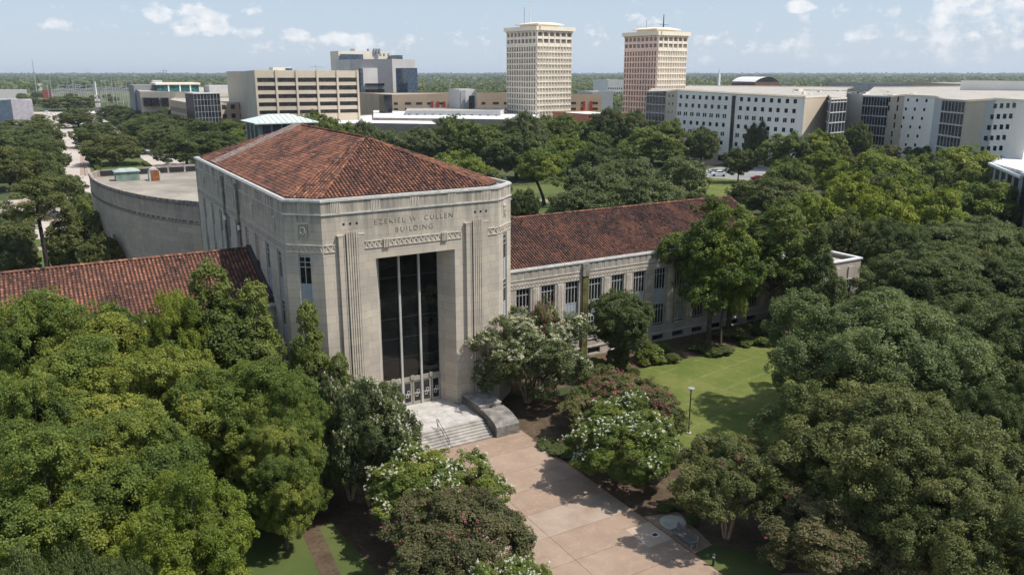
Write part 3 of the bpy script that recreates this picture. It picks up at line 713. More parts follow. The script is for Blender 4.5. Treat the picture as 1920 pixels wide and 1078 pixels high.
    outer = lf + back + rt_; cx, cy = XC, 141.0
    inner = [(x + (cx - x) * .016, y + (cy - y) * .016) for x, y in outer]; n = len(outer); ZH = 17.0
    m = MB()
    V = [(x, y, 0) for x, y in outer] + [(x, y, ZH) for x, y in outer] + [(x, y, ZH) for x, y in inner] + [(x, y, ZH - 1.1) for x, y in inner]; F = []
    for k in range(n):
        j = (k + 1) % n
        F += [(j, k, n + k, n + j), (n + j, n + k, 2 * n + k, 2 * n + j), (2 * n + j, 2 * n + k, 3 * n + k, 3 * n + j)]
    m.add(V, F); m.build('auditorium_wall', LIMED, bld)
    MB().prism(inner[::-1], ZH - 1.3, ZH - 1.08).build('auditorium_roof', GRAVELROOF, bld)
    def belt(z0, z1, o, dash, name, mat):
        m = MB(); acc_ = 0
        for k in range(len(lf) - 1):
            A, B = lf[k + 1], lf[k]; L_ = math.hypot(B[0] - A[0], B[1] - A[1]); c = max(1, int(L_ / dash)) if dash else 1
            for i in range(c): m.obox(B, A, 0, -o, z0, z1, L_ * i / c, L_ * (i + (.62 if dash else 1.0)) / c)
        return m.build(name, mat, bld)
    def belt2(z0, z1, o, dash, name, mat):
        m = MB()
        for pts in (lf[::-1], rt_[::-1]):
            for A, B in zip(pts, pts[1:]):
                L_ = math.hypot(B[0] - A[0], B[1] - A[1]); c = max(1, int(L_ / dash)) if dash else 1
                for i in range(c): m.obox(A, B, -.01, o, z0, z1, L_ * i / c, L_ * (i + (.6 if dash else 1.0)) / c)
        return m.build(name, mat, bld)
    belt2(ZH - .28, ZH + .02, .14, .9, 'auditorium_cornice', P('weathered_cornice', (.24, .225, .205), var=.3, vs=1.5, fine=.3)); belt2(ZH - .62, ZH - .42, .07, 0, 'auditorium_cornice', P('weathered_cornice', (.24, .225, .205)))
    belt2(ZH - 2.95, ZH - 2.72, .07, .75, 'dentil_band', P('weathered_band', (.19, .175, .16), var=.3, vs=1.5, fine=.3)); belt2(ZH - 3.2, ZH - 3.1, .05, 0, 'dentil_band', P('weathered_band', (.19, .175, .16)))
    # rail panels on the far parapet
    for k in range(14):
        x = 9.8 + k * 2.9; MB().box(x, x + 2.6, 163.55, 163.65, ZH - 1.0, ZH - .05).build('parapet_panel', DARKM, bld)
    # rooftop plant on the auditorium
    m = MB(); zz = ZH - 1.08; m.box(11.6, 15.4, 155.0, 157.6, zz, zz + 1.5); o = m.build('copper_ventilator', P('dull_copper', (.20, .27, .235), var=.2), bld, .05)
    m = MB(); m.box(11.4, 15.6, 154.8, 157.8, zz + 1.5, zz + 1.62); m.add([(11.4, 154.8, zz + 1.62), (15.6, 154.8, zz + 1.62), (15.6, 157.8, zz + 1.62), (11.4, 157.8, zz + 1.62), (12.4, 156.3, zz + 2.1), (14.6, 156.3, zz + 2.1)], [(0, 1, 5, 4), (1, 2, 5), (2, 3, 4, 5), (3, 0, 4)]); m.build('ventilator_cap', P('dull_copper_cap', (.31, .38, .34), var=.15), o)
    m = MB(); c0_ = Vector((17.6, 152.4, zz)); pr = []
    for k in range(9):
        a_ = math.pi * k / 8; pr.append((-.95 * math.cos(a_), 1.0 + 1.2 * math.sin(a_)))
    pr = [(-.95, 0)] + pr + [(.95, 0)]
    V = [(c0_.x + p[0], c0_.y, zz + p[1]) for p in pr] + [(c0_.x + p[0], c0_.y + 2.2, zz + p[1]) for p in pr]; q = len(pr)
    m.add(V, [tuple(range(q))[::-1], tuple(range(q, 2 * q))] + [(i, i + 1, q + i + 1, q + i) for i in range(q - 1)]); o = m.build('roof_hood', P('hood_white', (.5, .47, .42), var=.15), bld)
    MB().box(16.95, 18.25, 152.28, 152.4, zz, zz + 1.85).build('hood_louvre', P('rusty_louvre', (.28, .11, .045), var=.3, vs=3), o)
building()

# ------------------------------------------------------------------ entrance steps, cheek walls, handrail
def entrance():
    st = empty('entrance_steps', (30.3, 65, 0), 0, 'wide pale stone steps and landing in front of the tall glass entrance', 'steps'); st.location = (0, 0, 0)
    m = MB(); n = 7; h = 1.1 / n; x0, x1 = 25.75, 34.85
    for k in range(n): m.box(x0, x1, 63.1 + k * .335, 63.1 + (k + 1) * .335 + (.0 if k < n - 1 else 0), 0, h * (k + 1))
    s_ = m.build('step_flight', P('worn_step_stone', (.42, .385, .345), var=.2, vs=1.0, fine=.35), st, bevel=.02)
    yT = 63.1 + n * .335
    m = MB(); rr = random.Random(2)
    m.box(x0, x1, yT + .002, 69.5, 0, 1.085); m.box(26.4, 34.2, 69.5, 72.1, 0, 1.085); m.build('landing', CONC, st)
    m = MB(); tn = []
    for i in range(7):
        for k in range(5):
            a = x0 + (x1 - x0) * i / 7; b = x0 + (x1 - x0) * (i + 1) / 7; c = yT + (69.5 - yT) * k / 5; d = yT + (69.5 - yT) * (k + 1) / 5
            m.box(a + .012, b - .012, c + .012, d - .012, 1.085, 1.10); 
    m.build('landing_slabs', P('landing_slab_stone', (.50, .47, .44), var=.14, vs=.9, fine=.18), st)
    m = MB(); m.box(26.5, 34.1, 69.5, 71.98, 1.085, 1.10); m.build('threshold', CONC, st)
    for s in (1, -1):
        X = lambda x: XC + s * (x - XC); 
        def bx(mb, a, b, *r): a, b = sorted((X(a), X(b))); mb.box(a, b, *r)
        m = MB(); bx(m, 34.9, 37.3, 66.0, 70.6, 0, 2.0); bx(m, 34.9, 37.3, 70.6, 71.2, 0, 1.9)
        # curved front part: profile in Y-Z extruded along X
        prof = [(62.75, 0), (62.75, 1.05), (62.95, 1.22), (63.4, 1.42), (64.0, 1.60), (64.7, 1.72), (65.95, 1.78), (65.95, 0)]
        a, b = sorted((X(34.95), X(37.5))); q = len(prof)
        m.add([(a, y, z) for y, z in prof] + [(b, y, z) for y, z in prof], [tuple(range(q)), tuple(range(q, 2 * q))[::-1]] + [(i, (i + 1) % q, q + (i + 1) % q, q + i)[::-1] for i in range(q)])
        m.build('cheek_wall', CHEEK, st, bevel=.03)
        m = MB(); bx(m, 34.82, 37.38, 66.0, 70.5, 2.0, 2.1); m.build('cheek_coping', P('cheek_top', (.36, .34, .31), var=.25, vs=1.5, fine=.35), st, bevel=.02)
    hr = empty('handrail', (0, 0, 0), 0, 'thin black metal handrail running down the entrance steps', 'handrail')
    m = MB(); xr = 30.0
    y0, z0, y1, z1 = 65.35, 1.1, 63.2, .12
    pts = [(xr, y0, z0 + .1), (xr, y0 + .25, z0 + .55), (xr, y0 + .25, z0 + .95), (xr, y0, z0 + .95), (xr, y1, z1 + .95), (xr, y1 - .28, z1 + .85), (xr, y1 - .28, z1 + .35), (xr, y1, z1 + .3)]
    m.tube(pts, .028, 6); m.tube([(xr, y0, z0 + .45), (xr, y1, z1 + .45)], .022, 6); m.build('rail', DARKM, hr)
    for (y, z) in ((y0, 1.1), ((y0 + y1) / 2, .47), (y1, .15)): MB().tube([(xr, y, z - .0), (xr, y, z + .92)], .026, 6).build('post', DARKM, hr)
entrance()
# ------------------------------------------------------------------ trees
def leaf_mat(name, dark, mid, light, trans=.28, hue=.0):
    m = bpy.data.materials.new(name); m.use_nodes = True; t = NT(m.node_tree); b = t.n['Principled BSDF']; out = t.n['Material Output']
    a = t.new('ShaderNodeAttribute', attribute_name='tone').outputs['Fac']
    oi = t.new('ShaderNodeObjectInfo').outputs['Random']
    g = t.new('ShaderNodeNewGeometry').outputs['Position']
    x = t.math('ADD', a, t.mapr(t.noise(g, .22, 3, .5), .3, .7, -.2, .2)); x = t.math('ADD', x, t.math('MULTIPLY_ADD', oi, .3, -.15), clamp=True)
    c = t.ramp(x, [(0, dark), (.5, mid), (1.0, light)])
    t.l.new(c, b.inputs['Base Color']); b.inputs['Roughness'].default_value = .55; b.inputs['Specular IOR Level'].default_value = .25
    tr = t.new('ShaderNodeBsdfTranslucent'); t.l.new(t.mix(1.0, c, (1.25, 1.3, .6, 1), 'MULTIPLY'), tr.inputs[0])
    ms = t.new('ShaderNodeMixShader'); ms.inputs[0].default_value = trans
    t.l.new(b.outputs[0], ms.inputs[1]); t.l.new(tr.outputs[0], ms.inputs[2]); t.l.new(ms.outputs[0], out.inputs[0]); return m
LM = {
    'bright': leaf_mat('leaves_fresh_green', (.066, .098, .022), (.130, .172, .034), (.29, .295, .055), .38),
    'yellow': leaf_mat('leaves_yellow_green', (.085, .115, .018), (.150, .190, .028), (.28, .295, .04), .38),
    'mid': leaf_mat('leaves_mid_green', (.068, .094, .024), (.118, .150, .036), (.195, .220, .058), .37),
    'dark': leaf_mat('leaves_dark_green', (.052, .070, .022), (.088, .112, .035), (.145, .162, .057), .34),
    'grey': leaf_mat('leaves_grey_green', (.068, .086, .032), (.112, .134, .050), (.175, .190, .080), .32),
    'olive': leaf_mat('leaves_olive_green', (.068, .082, .024), (.112, .128, .040), (.185, .185, .062), .34),
    'sage': leaf_mat('leaves_sage_green', (.070, .094, .034), (.120, .150, .052), (.20, .225, .09), .34),
    'rust': leaf_mat('leaves_reddish_green', (.052, .056, .022), (.088, .092, .034), (.145, .125, .055), .28),
    'white': leaf_mat('blossom_white', (.46, .44, .36), (.62, .60, .50), (.74, .72, .62), .2),
    'cream': leaf_mat('blossom_cream', (.30, .29, .19), (.48, .46, .32), (.60, .58, .44), .2),
    'pink': leaf_mat('blossom_pink', (.34, .08, .14), (.50, .10, .20), (.62, .20, .32), .2),
    'red': leaf_mat('blossom_dull_red', (.20, .06, .06), (.33, .075, .11), (.46, .13, .19), .2),
}
BARK = P('bark', (.12, .095, .075), var=.3, vs=1.5, fine=.3); BARKL = P('smooth_tan_bark', (.36, .25, .175), var=.2, vs=2.0); BARKD = P('dark_bark', (.05, .042, .036), var=.3, vs=1.5)
def norm(a): return a / np.maximum(1e-9, np.linalg.norm(a, axis=-1, keepdims=True))
def leaves(rs, C_, D_, n, cr, ls, squash=.75, droop=0.0, tone=None, up=.45):
    """n leaf quads round each clump centre C_, facing mostly outwards along D_"""
    K = len(C_); N = K * n
    c = np.repeat(C_, n, 0); d0 = np.repeat(D_, n, 0)
    d = norm(rs.normal(size=(N, 3)) + d0 * .8); rad = cr * rs.uniform(.25, 1.0, (N, 1)) ** .6
    if hasattr(cr, '__len__'): rad = np.repeat(cr, n)[:, None] * rs.uniform(.25, 1.0, (N, 1)) ** .6
    p = c + d * rad * np.array([1, 1, squash])
    p[:, 2] -= droop * rs.uniform(0, 1, N)
    nr = norm(d * .5 + d0 * .25 + np.array([0, 0, up]) + rs.normal(size=(N, 3)) * .50)
    a = norm(np.cross(nr, rs.normal(size=(N, 3)))); b = np.cross(nr, a)
    s = ls * rs.uniform(.65, 1.35, (N, 1)); q = s * .62
    bend = nr * s * .18
    V = np.stack([p - a * s, p - b * q + bend, p + a * s, p + b * q + bend], 1).reshape(-1, 3)
    F = np.arange(N * 4, dtype=np.int32).reshape(-1, 4)
    ct = rs.uniform(.12, .88, K) if tone is None else tone
    T = np.clip(np.repeat(ct, n) * .75 + rs.uniform(0, .3, N), 0, 1)
    return V, F, T
def crown(seed, R_, Rz, zc, nl, lr, ncl, cr, nleaf, ls, low=-.45, squash=.75, spread=(.62, 1.0), shape='dome', droop=0.0):
    rs = np.random.RandomState(seed)
    i = np.arange(nl) + .5; ph = np.arccos(np.clip(1 - (1 - low) * i / nl, -1, 1)); th = math.pi * (1 + 5 ** .5) * i + rs.uniform(0, 6)
    d = np.stack([np.cos(th) * np.sin(ph), np.sin(th) * np.sin(ph), np.cos(ph)], 1) + rs.normal(size=(nl, 3)) * .12; d = norm(d)
    k = rs.uniform(*spread, (nl, 1)); S_ = np.array([R_ - lr, R_ - lr, Rz - lr * .7])
    L = d * k * S_
    if shape == 'cone':
        f = np.clip(1.1 - (L[:, 2:3] / Rz + .5), .25, 1.15); L[:, :2] *= f
    lrad = lr * rs.uniform(.7, 1.25, nl)
    nin = max(2, nl // 4); L = np.concatenate([L, rs.normal(size=(nin, 3)) * S_ * .28 + np.array([0, 0, Rz * .15])]); lrad = np.concatenate([lrad, np.full(nin, lr * 1.15)])
    d = np.concatenate([d, norm(rs.normal(size=(nin, 3)) + np.array([0, 0, .6]))])
    CC = []; DD = []; TT = []; RR = []
    ltone = rs.uniform(0, 1, len(L))
    for q in range(len(L)):
        m = int(ncl * (lrad[q] / lr) ** 2); dd = norm(rs.normal(size=(m, 3)) + d[q] * .75 + np.array([0, 0, .35]))
        cc = L[q] + dd * lrad[q] * np.array([1, 1, squash]) * np.where(rs.uniform(size=(m, 1)) < .14, rs.uniform(1.1, 1.42, (m, 1)), rs.uniform(.72, 1.1, (m, 1)))
        ins = np.zeros(m, bool)
        for z in range(len(L)):
            if z != q: ins |= np.linalg.norm((cc - L[z]) / np.array([1, 1, squash]), axis=1) < lrad[z] * .72
        cc, dd = cc[~ins], dd[~ins]; CC.append(cc); DD.append(dd); TT.append(np.clip(ltone[q] * .68 + rs.uniform(0, .32, len(cc)), 0, 1)); RR.append(cr * rs.uniform(.65, 1.25, len(cc)))
    CC = np.concatenate(CC); DD = np.concatenate(DD); TT = np.concatenate(TT); RR = np.concatenate(RR)
    V, F, T = leaves(rs, CC, DD, nleaf, RR, ls, squash, droop, TT)
    V[:, 2] += zc; CC = CC + np.array([0, 0, zc]); L = L + np.array([0, 0, zc])
    return V, F, T, CC, DD, L
def trunk_mesh(name, H0, r0, L, seed, mat, multi=1, lean=(0, 0), twigs=None, maxl=40):
    rng = random.Random(seed); m = MB(); forks = []
    top = Vector((lean[0], lean[1], H0))
    if multi == 1:
        pts = [Vector((0, 0, -.2)), Vector((lean[0] * .2, lean[1] * .2, H0 * .35)), Vector((lean[0] * .6, lean[1] * .6, H0 * .7)), top]; m.tube(pts, [r0 * 1.35, r0, r0 * .88, r0 * .8], 8, cap=False); forks = [top]
        zt = float(np.max(L[:, 2])); m.tube([top, top + Vector((rng.uniform(-.3, .3), rng.uniform(-.3, .3), (zt - H0) * .45)), Vector((0, 0, H0 + (zt - H0) * .85))], [r0 * .75, r0 * .45, r0 * .15], 6, cap=False)
    else:
        for k in range(multi):
            a = 2 * math.pi * k / multi + rng.uniform(-.3, .3); rr = .16; sp_ = rng.uniform(.35, .6)
            b0 = Vector((math.cos(a) * rr, math.sin(a) * rr, -.1)); t_ = Vector((math.cos(a) * sp_ * H0 * .55, math.sin(a) * sp_ * H0 * .55, H0 * rng.uniform(.85, 1.1)))
            m.tube([b0, b0.lerp(t_, .5) + Vector((0, 0, .1)), t_], [r0 * rng.uniform(.8, 1.1), r0 * .8, r0 * .6], 7, cap=False); forks.append(t_)
    idx = list(range(len(L))); rng.shuffle(idx)
    for q in idx[:maxl]:
        c = Vector(L[q]); f = min(forks, key=lambda t: (t - c).length) if multi > 1 else forks[0].lerp(Vector((0, 0, max(H0, c.z * .8))), rng.uniform(0, .5) if c.z > H0 * 1.4 else 0)
        mid = f.lerp(c, .5) + Vector((rng.uniform(-.3, .3), rng.uniform(-.3, .3), -.10 * (c - f).length)); m.tube([f, mid, c, c + (c - mid) * .35], [r0 * .42, r0 * .28, r0 * .15, r0 * .05], 5, cap=False)
    me = mesh_obj(name, m.v, m.f, mat, smooth=True); return me
TREES = {}
HOLD = []
def proto(key, seed, H, W, crown_kw, trunk_kw, bark, leafkey, bloom=None):
    V, F, T, CC, DD, L = crown(seed, W / 2, **crown_kw)
    co = mesh_obj('crown', V, F, LM[leafkey], tone=T); tr = trunk_mesh('trunk', L=L, seed=seed, mat=bark, **trunk_kw)
    bl = None
    if bloom:
        rs = np.random.RandomState(seed + 9); key2, frac, n, br, bs = bloom
        sc = DD[:, 2] * .5 + rs.uniform(0, 1, len(DD)) + .35 * np.sin(CC[:, 0] * 1.3 + 1) * np.sin(CC[:, 1] * 1.1); sel = sc > np.quantile(sc, 1 - frac)
        C2 = CC[sel] + DD[sel] * np.array([1, 1, .9]) * crown_kw['cr'] * .85
        k = 3; C2 = np.repeat(C2, k, 0) + rs.normal(size=(len(C2) * k, 3)) * crown_kw['cr'] * .45; D2 = np.repeat(DD[sel], k, 0)
        V, F, T = leaves(rs, C2, D2, n, br, bs, 1.1); bl = mesh_obj('blossom', V, F, LM[key2], tone=T)
    for o in (co, tr, bl):
        if o: COL.objects.unlink(o)
    zs = np.array([v.co.z for v in tr.data.vertices][:1])
    topz = float(np.quantile(CC[:, 2], .995)) + crown_kw['cr'] * .6; wid = float(np.quantile(np.hypot(CC[:, 0], CC[:, 1]), .97)) * 2 + crown_kw['cr']
    TREES[key] = dict(crown=co, trunk=tr, bloom=bl, H=topz, W=wid)
A_ = dict
# near, leaf sized faces
proto('broad', 13, 13, 18, A_(Rz=5.9, zc=7.0, nl=62, lr=1.6, ncl=32, cr=.62, nleaf=125, ls=.088, low=-.7, spread=(.66, 1.1), squash=.95), A_(H0=3.0, r0=.38), BARK, 'bright')
proto('maple', 11, 18, 13.5, A_(Rz=8.0, zc=9.6, nl=46, lr=1.6, ncl=32, cr=.62, nleaf=130, ls=.088, low=-.8, spread=(.62, 1.1), squash=.95), A_(H0=3.2, r0=.28), BARK, 'bright')
proto('maple2', 12, 18, 13, A_(Rz=8.2, zc=9.6, nl=50, lr=1.5, ncl=30, cr=.60, nleaf=130, ls=.088, low=-.8, spread=(.55, 1.12), squash=.95), A_(H0=3.0, r0=.26), BARK, 'bright')
proto('oak', 21, 13, 16, A_(Rz=5.4, zc=6.6, nl=54, lr=1.5, ncl=30, cr=.58, nleaf=125, ls=.080, low=-.65, spread=(.7, 1.06), squash=.85), A_(H0=3.0, r0=.42), BARKD, 'dark')
proto('oak2', 22, 14, 17, A_(Rz=6.0, zc=6.9, nl=58, lr=1.45, ncl=28, cr=.56, nleaf=125, ls=.082, low=-.75, spread=(.66, 1.1), squash=.85), A_(H0=3.2, r0=.40), BARK, 'dark')
proto('elm', 31, 18, 12, A_(Rz=6.6, zc=11.4, nl=32, lr=1.45, ncl=26, cr=.58, nleaf=84, ls=.12, low=-.75, spread=(.55, 1.12), squash=.95), A_(H0=6.2, r0=.30), BARK, 'bright')
proto('slim', 35, 14, 8, A_(Rz=6.4, zc=7.2, nl=40, lr=.95, ncl=22, cr=.46, nleaf=80, ls=.095, low=-.92, spread=(.5, 1.18), shape='cone', squash=1.1), A_(H0=3.0, r0=.2), BARK, 'mid')
proto('myrtle_w', 41, 7.5, 8.6, A_(Rz=3.2, zc=4.4, nl=40, lr=.85, ncl=32, cr=.34, nleaf=84, ls=.065, low=-.6, squash=.95, spread=(.66, 1.06)), A_(H0=2.2, r0=.11, multi=5), BARKL, 'bright', ('white', .16, 12, .10, .042))
proto('myrtle_c', 42, 9.5, 9.0, A_(Rz=4.4, zc=5.4, nl=44, lr=.9, ncl=30, cr=.38, nleaf=84, ls=.068, low=-.75, squash=1.0, spread=(.55, 1.12)), A_(H0=2.4, r0=.12, multi=5), BARKL, 'grey', ('cream', .32, 15, .15, .046))
proto('myrtle_p', 43, 6, 8.5, A_(Rz=2.9, zc=3.3, nl=38, lr=.85, ncl=30, cr=.33, nleaf=84, ls=.062, low=-.6, squash=.95, spread=(.66, 1.06)), A_(H0=1.8, r0=.10, multi=5), BARKL, 'olive', ('red', .18, 10, .11, .038))
proto('myrtle_g', 44, 8, 8.8, A_(Rz=3.4, zc=4.7, nl=42, lr=.85, ncl=28, cr=.36, nleaf=80, ls=.065, low=-.55, squash=.9, spread=(.55, 1.12)), A_(H0=2.8, r0=.12, multi=6), BARKL, 'olive', ('red', .03, 8, .09, .038))
proto('ivy_tree', 51, 10, 7.5, A_(Rz=3.4, zc=6.8, nl=32, lr=.95, ncl=28, cr=.42, nleaf=80, ls=.08, low=-.75, squash=.95, spread=(.55, 1.12)), A_(H0=3.6, r0=.2), BARK, 'dark')
proto('shrub', 61, 1.6, 2.6, A_(Rz=.95, zc=.72, nl=14, lr=.42, ncl=22, cr=.22, nleaf=30, ls=.07, low=-.3), A_(H0=.5, r0=.04, multi=3), BARK, 'mid')
def pine():
    rs = np.random.RandomState(7); CC = []; DD = []; L = []
    for k in range(34):
        z = rs.uniform(11.5, 19.5); r = (1 - (z - 12) / 12) * rs.uniform(1.6, 5.2); a = rs.uniform(0, 6.28); L.append((math.cos(a) * r, math.sin(a) * r, z))
        for q in range(9): d = rs.normal(size=3) + (0, 0, .6); d /= np.linalg.norm(d); CC.append(np.array(L[-1]) + d * rs.uniform(.3, 1.1) * (1, 1, .5)); DD.append(d)
    V, F, T = leaves(rs, np.array(CC), np.array(DD), 46, .75, .13, .6); co = mesh_obj('crown', V, F, LM['olive'], tone=T)
    m = MB(); m.tube([(0, 0, -.2), (.2, 0, 7), (0, .2, 13), (.2, 0, 19)], [.34, .28, .2, .06], 8, cap=False)
    for l in L: m.tube([(0, 0, l[2] - 1.2), (l[0] * .5, l[1] * .5, l[2] - .6), l], [.1, .07, .03], 5, cap=False)
    tr = mesh_obj('trunk', m.v, m.f, BARKD, smooth=True)
    for o in (co, tr): COL.objects.unlink(o)
    TREES['pine'] = dict(crown=co, trunk=tr, bloom=None, H=20.3, W=10.5)
pine()
# middle distance
proto('m_oak', 71, 12, 15, A_(Rz=5.3, zc=5.9, nl=44, lr=1.55, ncl=18, cr=.80, nleaf=46, ls=.19, low=-.7, squash=.85), A_(H0=2.4, r0=.4, maxl=14), BARKD, 'dark')
proto('m_oak2', 72, 12, 15, A_(Rz=5.5, zc=6.1, nl=40, lr=1.6, ncl=18, cr=.80, nleaf=46, ls=.19, low=-.75, squash=.9, spread=(.6, 1.1)), A_(H0=2.4, r0=.38, maxl=14), BARKD, 'mid')
proto('m_elm', 73, 15, 11, A_(Rz=6.6, zc=8.2, nl=36, lr=1.4, ncl=16, cr=.75, nleaf=46, ls=.19, low=-.8, spread=(.5, 1.14), squash=1.0), A_(H0=3.6, r0=.28, maxl=16), BARK, 'mid')
proto('m_lean', 74, 14, 13, A_(Rz=4.8, zc=9.2, nl=30, lr=1.5, ncl=18, cr=.75, nleaf=44, ls=.18, low=-.65, spread=(.5, 1.14), squash=.85), A_(H0=6.0, r0=.34, maxl=16, lean=(1.5, -.8)), BARKD, 'mid')
# far
proto('f_oak', 81, 12, 15, A_(Rz=5.2, zc=5.6, nl=30, lr=1.9, ncl=12, cr=1.05, nleaf=22, ls=.36, low=-.65, squash=.85), A_(H0=2.2, r0=.4, maxl=3), BARKD, 'dark')
proto('f_elm', 82, 14, 11, A_(Rz=6.0, zc=7.2, nl=26, lr=1.7, ncl=12, cr=1.0, nleaf=22, ls=.36, low=-.75, squash=.95), A_(H0=2.8, r0=.3, maxl=3), BARKD, 'mid')
proto('f_small', 83, 8, 9, A_(Rz=3.4, zc=4.6, nl=16, lr=1.7, ncl=12, cr=.9, nleaf=14, ls=.4, low=-.5), A_(H0=1.6, r0=.22, maxl=3), BARKD, 'mid')
trng = random.Random(77)
NT_ = [0]
def tree(kind, loc, h, wd, leaf, name, label, cat='tree', group=None, bloom=None, rz=None, bark=None):
    t = TREES[kind]; sz = h / t['H']; sx = wd / t['W']
    r = empty(name, (loc[0], loc[1], 0), trng.uniform(0, 6.28) if rz is None else rz, label, cat, group); r.scale = (sx, sx, sz)
    for k in ('trunk', 'crown', 'bloom'):
        if t[k] is None: continue
        o = bpy.data.objects.new(t[k].name.split('.')[0], t[k].data); COL.objects.link(o); o.parent = r
        ov = LM[leaf] if (k == 'crown' and leaf) else (LM[bloom] if (k == 'bloom' and bloom) else (bark if k == 'trunk' else None))
        if ov: o.material_slots[0].link = 'OBJECT'; o.material_slots[0].material = ov
    NT_[0] += 1
    return r
def T(kind, px, py, h, wpx, leaf, label, name='tree', Dm=None, Y=None, **k):
    """px,py = where the crown top stands in the view; h = real height; wpx = crown width there"""
    p = at(px, py, h)
    if Dm and math.hypot(p.x, p.y) > Dm: p = dist(px, py, Dm); h = p.z
    if Y: d = px_dir(px, py); p = Vector((0, 0, CAMH)) + d * (Y / d.y); h = p.z
    mpp = (p - Vector((0, 0, CAMH))).length / FPX
    return tree(kind, p, h, wpx * mpp, leaf, name, label, **k)

T('maple', 120, 548, 13, 270, 'bright', 'fresh green broadleaf tree before the tiled west wing at the picture edge', 'broadleaf_tree', Y=71)
T('maple2', 15, 572, 13, 210, 'bright', 'green tree at the picture edge reaching the eave of the west wing', 'broadleaf_tree', Y=70)
T('maple2', 315, 556, 12.5, 165, 'yellow', 'brightest yellow green tree in front of the west wing roof', 'broadleaf_tree', Y=70)
T('maple', 232, 570, 12.5, 190, 'bright', 'fresh green tree squeezed behind the yellow green one, under the west wing eave', 'broadleaf_tree', Y=71.5)
T('slim', 395, 500, 14.5, 230, 'mid', 'tall darker tree against the corner of the tiled wing and the tower block', 'broadleaf_tree', Y=71)
T('slim', 470, 535, 13.5, 170, 'mid', 'dark spreading tree beside the narrow one at the tower block chamfer', 'broadleaf_tree', Y=70)
T('slim', 572, 572, 12.5, 130, 'mid', 'narrow pointed dark green tree in front of the chamfered corner', 'broadleaf_tree', Y=67)
T('slim', 632, 668, 8.5, 120, 'mid', 'small mid green tree touching the fluted pilaster by the entrance', 'broadleaf_tree', Y=64)
T('maple', 470, 675, 12, 260, 'bright', 'fresh green tree with many lobes below the narrow dark tree', 'broadleaf_tree', Y=60)
T('maple2', 330, 660, 12.5, 250, 'bright', 'full green tree in the middle of the dense grove by the wing', 'broadleaf_tree', Y=62)
T('maple', 150, 650, 12.5, 300, 'bright', 'wide green tree in the grove with slightly grey leaves', 'broadleaf_tree', Y=62)
T('maple2', 20, 700, 12.5, 220, 'bright', 'green tree cut by the picture edge halfway up the grove', 'broadleaf_tree', Y=58)
T('maple', 75, 800, 12, 300, 'bright', 'broad green tree low in the grove near the picture edge', 'broadleaf_tree', Y=50)
T('maple2', 230, 770, 12, 260, 'bright', 'green tree behind the olive topped tree in the lower grove', 'broadleaf_tree', Y=53)
T('maple', 330, 880, 11, 255, 'yellow', 'olive topped tree lowest in the grove, above the dark oaks', 'broadleaf_tree', Y=44)
T('maple2', 520, 800, 9.5, 165, 'bright', 'fresh green tree reaching towards the white flowering myrtle', 'broadleaf_tree', Y=54)
T('oak2', 45, 1020, 9, 240, 'dark', 'dark oak in the bottom corner of the view', 'oak_tree', Y=34)
T('oak', 215, 1035, 8.5, 220, 'dark', 'low dark oak under the olive topped tree', 'oak_tree', Y=35)
# crape myrtles round the plaza
T('myrtle_w', 682, 702, 7.6, 205, 'grey', 'cream flowering crape myrtle hiding one end of the entrance steps', 'crape_myrtle', group='crape myrtles along the plaza', Y=57, bloom='cream')
T('myrtle_g', 650, 800, 6.5, 175, 'grey', 'dull green crape myrtle with hardly any flowers before the cream one', 'crape_myrtle')
T('maple', 525, 705, 12, 170, 'bright', 'fresh green tree whose boughs reach the cream flowering myrtle', 'broadleaf_tree', Y=57)
T('myrtle_w', 812, 855, 7.0, 245, 'bright', 'fresh green crape myrtle with sparse white flowers below the steps', 'crape_myrtle', group='crape myrtles along the plaza')
T('myrtle_g', 850, 948, 7.0, 300, 'rust', 'dark reddish crape myrtle at the bottom with few pink flowers', 'crape_myrtle', group='crape myrtles along the plaza')
T('myrtle_w', 968, 1052, 6.6, 190, 'bright', 'white flowering crape myrtle cut by the lower picture edge', 'crape_myrtle', group='crape myrtles along the plaza')
T('myrtle_c', 990, 586, 10.0, 240, 'grey', 'tallest crape myrtle covered with cream white flowers beside the tower block', 'crape_myrtle',  group='crape myrtles along the plaza')
T('myrtle_p', 1020, 572, 10.5, 105, 'olive', 'crape myrtle with bright pink flowers against the wing windows', 'crape_myrtle', bloom='pink')
T('myrtle_p', 1172, 712, 5.6, 235, 'olive', 'dull red flowering crape myrtle behind the white one, beside the lawn', 'crape_myrtle', group='crape myrtles along the plaza')
T('myrtle_w', 1172, 762, 7.0, 222, 'bright', 'round crape myrtle dotted with white flowers casting shade on the plaza', 'crape_myrtle', group='crape myrtles along the plaza')
T('myrtle_g', 1375, 835, 7.6, 232, 'olive', 'green crape myrtle with bare tan stems behind the bench', 'crape_myrtle', group='crape myrtles along the plaza')
T('myrtle_g', 1585, 945, 6.5, 285, 'rust', 'muted green crape myrtle with few red flowers in the bottom corner of the lawn', 'crape_myrtle', group='crape myrtles along the plaza', bloom='red')
